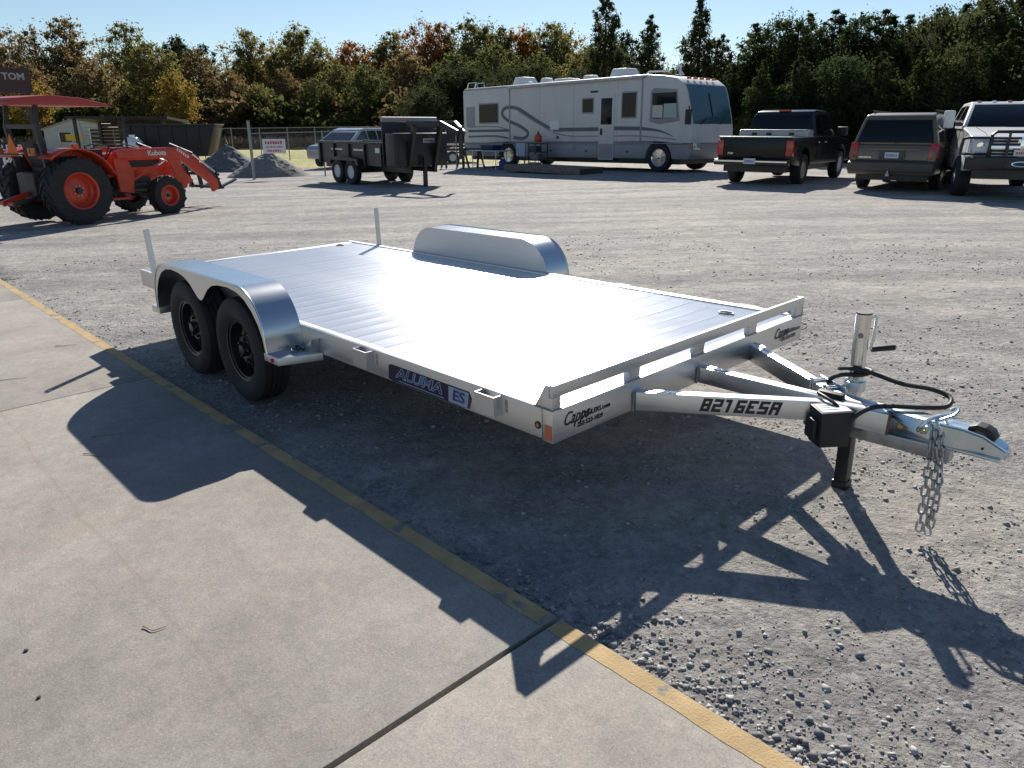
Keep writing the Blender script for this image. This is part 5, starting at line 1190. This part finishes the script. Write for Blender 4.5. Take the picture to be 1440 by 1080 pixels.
ldr = empty('leaning_ramp', (-26.6, 49.5, gz(-26)), R(10), 'tall grey trailer ramp leaning up beside the garden shed', 'ramp')
for x in (-.6, .6): MB().beam((x, 0, 0), (x-.35, .5, 2.5), .10, .06).build('stringer', M_zincd, ldr)
for k in range(9): MB().cyl((-.6-.035*k-.02, .05*k, .25*k+.1), (.6-.035*k-.02, .05*k, .25*k+.1), .03, n=6).build('rung', M_zincd, ldr)
# black high-sided trailer and dark pole barn behind the loader
bh = empty('dump_trailer', (-16.6, 38.2, gz(-16.6)), R(8), 'black high sided dump trailer parked behind the tractor loader', 'trailer')
M_bk2 = mat('flat_black', (.013, .013, .014), .6, var=.3, vscale=4)
MB().prism([(-1.9, .55), (1.7, .55), (2.15, 1.95), (-1.9, 1.95)], 'y', -.95, .95).build('box', M_bk2, bh, bevel=.02)
for k in range(6): MB().box(-1.75+k*.62, -1.67+k*.62, -1.0, -.951, .55, 1.95).build('side_rib', M_bk2, bh)
MB().box(-1.95, 2.2, -1.02, 1.02, 1.951, 2.03).build('top_rail', M_bk2, bh, bevel=.01)
for x in (-.5, .4):
    for s in (-1, 1): car_wheel(bh, x, s*1.05, s, .38, .22, .2, M_whr, 8)
barn = empty('equipment_shelter', (-20.5, 42, gz(-20)), R(6), 'dark open equipment shelter with flat black roof behind the loader', 'shelter')
for x in (-2.2, 0, 2.2):
    for y in (-1.5, 1.5): MB().box(x-.07, x+.07, y-.07, y+.07, 0, 2.3).build('post', M_wooddk, barn)
MB().hexa([(-2.5, -1.8, 2.3), (2.5, -1.8, 2.3), (2.5, 1.8, 2.1), (-2.5, 1.8, 2.1)], [(-2.5, -1.8, 2.42), (2.5, -1.8, 2.42), (2.5, 1.8, 2.22), (-2.5, 1.8, 2.22)]).build('roof', M_bk2, barn)
for k in range(12): MB().box(-2.25, 2.25, 1.571, 1.60, .1+k*.18, .26+k*.18).build('wall_board', mat('red_brown_board', (.09, .035, .025), .8, var=.2), barn)
tank = empty('propane_tank', (-17.7, 36.2, gz(-17.7)), R(20), 'white propane tank standing beside the black dump trailer', 'tank')
MB().cyl((0, 0, .3), (0, 0, 1.25), .42, n=24).cyl((0, 0, 1.25), (0, 0, 1.45), .42, .25, 24).cyl((0, 0, .2), (0, 0, .3), .3, .42, 24).build('shell', M_white, tank, bevel=.02); MB().cyl((0, 0, 1.45), (0, 0, 1.55), .13, n=14).build('valve_dome', M_white, tank)
for a in (0, 2.1, 4.2): MB().box(.3*math.cos(a)-.04, .3*math.cos(a)+.04, .3*math.sin(a)-.04, .3*math.sin(a)+.04, 0, .3).build('leg', M_zincd, tank)
# lettered signs at the left
pw = empty('dealer_banner', (-13.55, 21.0, gz(-13.8)), R(35), 'black dealer banner with white lettering on a frame behind the tractor', 'sign')
bp_ = MB().box(-2.2, .62, -.03, .03, .55, 1.50).build('panel', M_ink, pw)
text('lettering', 'LER PO', .20, M_whitepl, bp_, frame((.06, -.032, 1.36), (1, 0, 0), (0, 0, 1)), 0, .004, .001)
MB().box(-2.2, .62, -.036, -.031, 1.20, 1.23).box(-2.2, .62, -.036, -.031, .58, .61).build('white_line', M_whitepl, bp_)
text('lettering', 'ROL', .42, M_whitepl, bp_, frame((.10, -.032, 1.00), (1, 0, 0), (0, 0, 1)), 0, .012, .001)
print_line('banner_print', M_whitepl, bp_, frame((.05, -.032, .71), (1, 0, 0), (0, 0, 1)), .9, .11, 6)
for x in (-2.1, .55): MB().box(x-.03, x+.03, .031, .09, 0, 1.55).build('post', M_wooddk, pw)
cs = empty('overhead_sign', (-14.85, 23.5, gz(-15.5)), R(35), 'tall dark red overhead sign with pale lettering above the tractor canopy', 'sign')
cpn = MB().box(-2.4, .55, -.06, .06, 2.85, 3.55).build('panel', mat('sign_maroon', (.045, .018, .016), .5, var=.2), cs)
text('lettering', 'TOM', .26, mat('sign_grey', (.36, .34, .33), .5), cpn, frame((.12, -.063, 3.30), (1, 0, 0), (0, 0, 1)), 0, .008, .001)
for x in (-2.2, .40):
    MB().box(x-.06, x+.06, .061, .18, 0, 3.6).build('post', M_wooddk, cs)
    MB().beam((x, .12, 2.0), (x+.5*(1 if x < 0 else -1), .12, 2.85), .06, .06).build('brace', M_wooddk, cs)
# ------------------------------------------------------------------ trees
def leaf_material(name, hueA, hueB):
    m = bpy.data.materials.new(name); m.use_nodes = True; nt = m.node_tree; n = nt.nodes; l = nt.links; n.remove(n['Principled BSDF']); out = n['Material Output']
    oi = n.new('ShaderNodeObjectInfo'); tc = n.new('ShaderNodeTexCoord'); nz = n.new('ShaderNodeTexNoise'); nz.inputs['Scale'].default_value = .55; nz.inputs['Detail'].default_value = 5; l.new(tc.outputs['Object'], nz.inputs['Vector'])
    r = n.new('ShaderNodeValToRGB'); l.new(nz.outputs['Fac'], r.inputs['Fac']); e = r.color_ramp.elements
    e[0].position = .36; e[0].color = (*hueA, 1); e[1].position = .64; e[1].color = (*hueB, 1)
    nz2 = n.new('ShaderNodeTexWhiteNoise'); l.new(tc.outputs['Object'], nz2.inputs['Vector'])
    mx = n.new('ShaderNodeMix'); mx.data_type = 'RGBA'; mx.blend_type = 'MULTIPLY'; mx.inputs[0].default_value = 1
    l.new(r.outputs[0], mx.inputs[6]); l.new(oi.outputs['Color'], mx.inputs[7])
    d = n.new('ShaderNodeBsdfDiffuse'); t = n.new('ShaderNodeBsdfTranslucent'); s = n.new('ShaderNodeMixShader'); s.inputs[0].default_value = .62
    l.new(mx.outputs[2], d.inputs['Color']); l.new(mx.outputs[2], t.inputs['Color']); l.new(d.outputs[0], s.inputs[1]); l.new(t.outputs[0], s.inputs[2]); l.new(s.outputs[0], out.inputs['Surface'])
    return m
M_leaf = leaf_material('autumn_leaves', (.20, .165, .080), (.35, .27, .125))
M_ever = leaf_material('evergreen_leaves', (.038, .050, .024), (.092, .100, .044))
M_bark = mat('bark', (.10, .085, .07), .9, var=.3, vscale=5, bump=.8, bscale=12)
def leaves(name, C, S, per, size, m, droop=0., aspect=.6):
    # C: clump centres (k,3), S: clump radii, per: leaves per clump
    k = len(C); n_ = k*per; g = rng.normal(0, 1, (n_, 3)); g = g/np.linalg.norm(g, axis=1)[:, None]; rr = np.minimum(np.abs(rng.normal(0, .5, n_)), 1.0)
    idx = np.repeat(np.arange(k), per); P = C[idx]+g*rr[:, None]*S[idx][:, None]*np.array([1, 1, .85])
    sc_ = rng.random(n_) < .22; j = rng.integers(0, k, n_); t_ = rng.random(n_)[:, None]; P[sc_] = (C[idx]*t_+C[j]*(1-t_))[sc_]+rng.normal(0, .12, (sc_.sum(), 3))*S.mean()
    a = rng.normal(0, 1, (n_, 3)); a[:, 2] -= droop; a /= np.linalg.norm(a, axis=1)[:, None]
    b = np.cross(a, rng.normal(0, 1, (n_, 3))); b /= np.linalg.norm(b, axis=1)[:, None]+1e-9
    s = (size*np.exp(rng.normal(0, .3, n_)))[:, None]
    v = np.stack([P-a*s, P+b*s*aspect, P+a*s, P-b*s*aspect], 1).reshape(-1, 3)
    F = np.arange(4*n_, dtype=np.int32)
    me = bpy.data.meshes.new(name); me.vertices.add(4*n_); me.vertices.foreach_set('co', v.ravel()); me.loops.add(4*n_); me.loops.foreach_set('vertex_index', F)
    me.polygons.add(n_); me.polygons.foreach_set('loop_start', np.arange(0, 4*n_, 4, dtype=np.int32)); me.update(calc_edges=True); me.materials.append(m); return me
def decid(H, rad, base, nclump, per, size, m, seed, open_=0.0):
    r = np.random.default_rng(seed); C = []
    while len(C) < nclump:
        p = r.uniform(-1, 1, 3); q = np.linalg.norm(p)
        if q > 1 or q < .25: continue
        t = (p[2]+1)/2; wid = 1.08-.18*t**2 if t > .3 else .70+.38*t/.3
        C.append((p[0]*rad*wid*(1+r.normal(0, .12)), p[1]*rad*wid*(1+r.normal(0, .12)), base+(H-base)*t))
    C = np.array(C); C[0] = (0, 0, H-.3); S = r.uniform(.45, 1.3, nclump)*rad*.36
    crown = leaves('crown', C, S, per, size, m)
    tb = MB(); lean = r.normal(0, .25, 2); tp = [Vector((lean[0]*t*t*2, lean[1]*t*t*2, H*.86*t-.2)) for t in np.linspace(0, 1, 8)]
    tb.tube(tp, [H*.017*(1-.88*t)+.02 for t in np.linspace(0, 1, 8)], 8)
    for i in range(int(nclump*.55)):
        c = Vector(C[i]); zt = max(.25, min(.95, (c.z-.18*H)/(.86*H)))*.9; st = tp[0].lerp(tp[-1], zt); st = Vector((lean[0]*zt*zt*2, lean[1]*zt*zt*2, H*.86*zt-.2))
        mid = st.lerp(c, .5)+Vector((0, 0, .04*H)); tb.tube([st, mid, c], [H*.006*(1-zt*.6)+.012, H*.0035+.008, .01], 5)
    return tb.mesh('trunk', M_bark), crown
def conif(H, rad, base, layers, per, size, m, seed, power=1.0):
    r = np.random.default_rng(seed); C = []; S = []
    for i in range(layers):
        t = i/(layers-1); z = base+(H-base)*t; rr = rad*(1-t)**power+.10; k = max(2, int(11*(rr/rad)+2))
        for j in range(k):
            a = r.uniform(0, 2*np.pi); q = rr*r.uniform(.45, 1.12); C.append((q*np.cos(a), q*np.sin(a), z+r.normal(0, .12)*(1-t)-.25*q)); S.append(max(.22, rr*.55*r.uniform(.7, 1.3)))
    C.append((0, 0, H)); S.append(.15)
    crown = leaves('crown', np.array(C), np.array(S), per, size, m, .8, .4)
    tb = MB().tube([(0, 0, -.2), (0, 0, H*.5), (0, 0, H*.97)], [H*.016+.02, H*.010+.01, .012], 8)
    for i in range(0, len(C), 3): c = C[i]; tb.tube([(0, 0, min(H*.95, c[2]+.25)), (c[0], c[1], c[2])], [.02, .008], 4)
    return tb.mesh('trunk', M_bark), crown
protos = {
 'oakA': decid(12.5, 3.6, 2.2, 110, 130, .13, M_leaf, 11), 'oakB': decid(11.5, 3.7, 1.8, 120, 130, .13, M_leaf, 12), 'tallA': decid(14, 3.0, 3.6, 95, 110, .125, M_leaf, 13),
 'tallB': decid(13.2, 3.2, 3.0, 90, 100, .12, M_leaf, 14), 'thin': decid(12.5, 3.0, 3.0, 80, 45, .12, M_leaf, 15), 'pine': decid(13.5, 2.4, 7.0, 50, 130, .12, M_ever, 16),
 'bushE': decid(7.2, 2.3, .6, 190, 190, .058, M_ever, 17), 'bushF': decid(6.6, 2.5, .4, 200, 190, .058, M_ever, 18),
 'cedarA': conif(9.2, 2.1, .8, 34, 85, .085, M_ever, 19, .8), 'cedarB': conif(8.4, 2.3, .6, 32, 85, .085, M_ever, 20, .7), 'shrub': decid(3.2, 2.0, .2, 45, 90, .12, M_leaf, 21)}
used = set()
def tree(name, kind, x, y, h, col, label, group, wid=1.0):
    tm, cm = protos[kind]; H0 = {'oakA': 12.5, 'oakB': 11.5, 'tallA': 14, 'tallB': 13.2, 'thin': 12.5, 'pine': 13.5, 'bushE': 7.2, 'bushF': 6.6, 'cedarA': 9.2, 'cedarB': 8.4, 'shrub': 3.2}[kind]
    root = empty(name, (x, y, gz(x)-.05), random.uniform(0, 6.28), label, 'tree' if kind != 'shrub' else 'bush', group); s = h/H0; root.scale = (s*wid, s*wid, s)
    link('trunk', tm, root); c = link('crown', cm, root); c.color = (*col, 1)
    return root
COLS = {'rust': (1.05, .66, .55), 'gold': (1.10, .98, .50), 'brown': (.78, .72, .70), 'olive': (.68, .80, .60), 'green': (.45, .62, .48), 'grey': (.80, .78, .80), 'orange': (1.35, .78, .42)}
ADJ = {'rust': 'rust red', 'gold': 'golden yellow', 'brown': 'dull brown', 'olive': 'olive', 'green': 'dark green', 'grey': 'thin greyish', 'orange': 'bright orange'}
def px(u, Y): return (u-720)/1036.5*(Y*.944+.5)
def hrow(v, Y): return 1.605+Y*math.tan(-.336+math.atan((540-v)/1036.5))+.3
# front row of the woods: (column, top row, distance, kind, colour)
row = [(-40, 30, 92, 'oakA', 'brown'), (15, 28, 90, 'tallB', 'brown'), (45, 40, 94, 'thin', 'grey'), (75, 36, 90, 'tallB', 'grey'), (118, 25, 93, 'tallA', 'brown'), (160, 52, 95, 'thin', 'grey'), (198, 32, 94, 'tallA', 'olive'),
       (232, 60, 80, 'oakB', 'olive'), (258, 100, 74, 'oakA', 'gold'), (205, 92, 84, 'oakA', 'brown'), (290, 68, 96, 'tallB', 'brown'), (328, 62, 97, 'thin', 'grey'), (362, 42, 96, 'tallA', 'olive'), (395, 55, 97, 'tallB', 'gold'), (428, 34, 95, 'oakA', 'olive'),
       (460, 62, 97, 'tallB', 'brown'), (505, 60, 96, 'oakB', 'rust'), (545, 58, 97, 'oakA', 'olive'), (560, 44, 98, 'tallA', 'olive'), (598, 28, 96, 'tallB', 'rust'), (622, 34, 97, 'tallA', 'rust'), (662, 26, 97, 'oakA', 'olive'), (692, 36, 98, 'tallB', 'olive'),
       (735, 42, 99, 'oakA', 'orange'), (770, 38, 97, 'oakB', 'olive'), (800, 48, 98, 'tallB', 'gold'), (640, 70, 88, 'oakA', 'green'), (700, 66, 86, 'oakB', 'green'), (575, 74, 88, 'oakB', 'brown'), (480, 84, 88, 'oakA', 'olive'), (330, 100, 86, 'oakB', 'brown'),
       (410, 96, 86, 'oakA', 'brown'), (140, 86, 84, 'oakB', 'grey'), (60, 88, 82, 'oakA', 'brown'), (760, 78, 84, 'oakA', 'green'), (820, 72, 82, 'oakB', 'olive'), (-5, 95, 80, 'oakB', 'brown'), (52, 108, 72, 'oakB', 'gold'), (520, 92, 82, 'oakB', 'green'), (450, 110, 82, 'oakB', 'green'), (375, 118, 80, 'oakB', 'olive')]
def where(u):
    for lim, w_ in ((60, 'behind the tractor canopy'), (150, 'behind the garden shed'), (285, 'behind the black high sided trailer'), (440, 'behind the gravel heaps'), (555, 'behind the dump trailer bed'), (650, 'behind the dump trailer gooseneck'), (740, 'behind the motorhome rear')):
        if u < lim: return w_
    return 'behind the motorhome roof'
for (u, v, Y, kind, c) in row:
    tree('woodland_tree', kind, px(u, Y), Y, hrow(v, Y), COLS[c], f'{"tall" if v < 50 else "lower"} {ADJ[c]} leaved tree in the woods {where(u)}', 'woodland trees beyond the field')
for (u, v, Y) in [(262, 50, 99), (270, 54, 103), (298, 62, 100), (705, 40, 100), (870, 50, 92), (1288, 18, 58), (1268, 40, 60)]:
    tree('pine_tree', 'pine', px(u, Y), Y, hrow(v, Y), (.75, .8, .9), 'dark pine with open crown rising above the woods', 'pines above the woods')
# back row so no gap opens to the horizon
for k in range(34):
    u = -80+k*28+random.uniform(-8, 8); Y = random.uniform(104, 116); c = random.choice(['brown', 'olive', 'green', 'brown', 'olive'])
    tree('woodland_tree', random.choice(['oakA', 'oakB', 'tallB']), px(u, Y), Y, hrow(random.uniform(72, 100), Y), COLS[c], 'half hidden tree of the rear woods row '+where(u), 'woodland trees, rear row')
for k in range(44):
    u = -60+k*21+random.uniform(-8, 8); Y = random.uniform(76, 92); c = random.choice(['brown', 'olive', 'green', 'green'])
    tree('woodland_bush', 'shrub', px(u, Y), Y, random.uniform(3.2, 5.5), [x*.8 for x in COLS[c]], 'bush in the undergrowth at the foot of the woods '+where(u), 'undergrowth bushes', 1.25)
# evergreens behind the motorhome and the parked cars
for (u, v, Y, kind, wd) in [(845, -6, 50, 'cedarA', .95), (905, 34, 47, 'cedarB', .95), (972, 6, 46, 'cedarA', 1.05), (1003, 62, 44, 'cedarB', 1.0)]:
    tree('cedar_tree', kind, px(u, Y), Y, hrow(v, Y), (1, 1, 1), ['tall pointed cedar rising above the motorhome roof', 'short pointed cedar behind the motorhome roof vents', 'broad pointed cedar above the motorhome cab', 'low cedar between the motorhome nose and the hedge'][[845, 905, 972, 1003].index(u)], 'cedars behind the motorhome', wd)
ev = [(1045, 48, 40, 'bushE'), (1085, 36, 39, 'bushF'), (1115, 34, 41, 'bushE'), (1150, 30, 39, 'bushF'), (1185, 32, 40, 'bushE'), (1215, 30, 38, 'bushF'), (1250, 36, 40, 'bushE'), (1285, 34, 37, 'bushF'), (1320, 22, 38, 'bushE'), (1350, 10, 36, 'bushE'), (1385, -20, 34, 'bushF'), (1420, -40, 33, 'bushE'), (1465, -45, 32, 'bushF'), (1500, -40, 31, 'bushE'),
      (1060, 100, 35, 'bushF'), (1110, 96, 34, 'bushE'), (1165, 92, 34, 'bushF'), (1220, 90, 33, 'bushE'), (1275, 86, 32, 'bushF'), (1330, 76, 31, 'bushE'), (1385, 60, 30, 'bushF'), (1435, 50, 29, 'bushE'), (1485, 40, 28, 'bushF'), (1020, 104, 38, 'bushE'), (985, 112, 40, 'bushF'), (1240, 60, 44, 'bushF'), (1180, 60, 44, 'bushE'), (1090, 62, 44, 'bushF')]
for i, (u, v, Y, kind) in enumerate(ev):
    wd_ = random.uniform(.9, 1.1)
    if i % 3 != 1: kind = 'cedarB' if i % 2 else 'cedarA'; wd_ *= 1.35
    g_ = random.uniform(.75, 1.15); tree('evergreen_tree', kind, px(u, Y), Y, hrow(v, Y), (g_*random.uniform(.75, 1.05), g_, g_*.9), ('tall ' if v < 70 else 'low front ')+'dense dark evergreen of the thick hedge behind the '+('motorhome nose' if u < 1070 else 'black pickup' if u < 1190 else 'tan car' if u < 1330 else 'white pickup'), 'evergreen hedge behind the cars', wd_)
for k in range(20):
    u = 600+k*30; Y = random.uniform(52, 66); tree('evergreen_tree', random.choice(['bushE', 'bushF']), px(u, Y), Y, hrow(random.uniform(96, 128), Y), (.75, .8, .8), 'low evergreen in the shade between woods and motorhome', 'evergreens behind the motorhome', 1.2)
# ------------------------------------------------------------------ small things on the pavement
M_twig = mat('dry_twig', (.30, .18, .08), .85, var=.3, vscale=30)
def twig(x, y, L, a, lab):
    pts = []; 
    for k in range(7):
        t = k/6; p = Vector((x+L*t*math.cos(a)+.012*math.sin(t*4+x), y+L*t*math.sin(a)+.01*math.cos(t*5), .021)); pts.append(TR @ p)
    mb = MB().tube(pts, [.0026-.0015*k/6 for k in range(7)], 5)
    tag(mb.build('twig', M_twig), lab, 'twig', 'dry twigs on the concrete')
twig(-.55, -1.47, .085, .9, 'short dry curled twig lying on the middle concrete slab')
twig(-2.55, -1.10, .16, 1.2, 'thin straight dry twig on concrete below the fender shadow')
twig(-2.32, -1.20, .19, .75, 'long brown pine needle lying slantwise on concrete below the fender shadow')
twig(-4.2, -1.3, .22, 1.1, 'dry pine needle on the concrete slab beside the tooled joint')
twig(-4.9, -.75, .18, .9, 'dry brown twig on the concrete near the yellow edge line')
M_peb = mat('dark_pebble', (.06, .055, .05), .8, var=.3, vscale=50)
def peb(x, y, r, lab):
    mb = MB(); bm = bmesh.new(); bmesh.ops.create_icosphere(bm, subdivisions=2, radius=r)
    for v in bm.verts: v.co *= 1+.25*mnoise.noise(v.co*120+Vector((x, y, 0))*9); v.co.z *= .55
    me = bpy.data.meshes.new('pebble'); bm.to_mesh(me); bm.free(); me.materials.append(M_peb)
    tag(link('pebble', me, None, TR @ Vector((x, y, .017+r*.3))), lab, 'pebble', 'pebbles on the concrete')
peb(-.707, -1.779, .0075, 'dark pebble on the concrete beyond the stain line, farther from the open joint')
peb(-.43, -1.80, .0065, 'dark pebble on the concrete beyond the stain line, nearer the open joint')
peb(-3.9, -1.33, .007, 'dark pebble on the far concrete slab past the tooled joint')
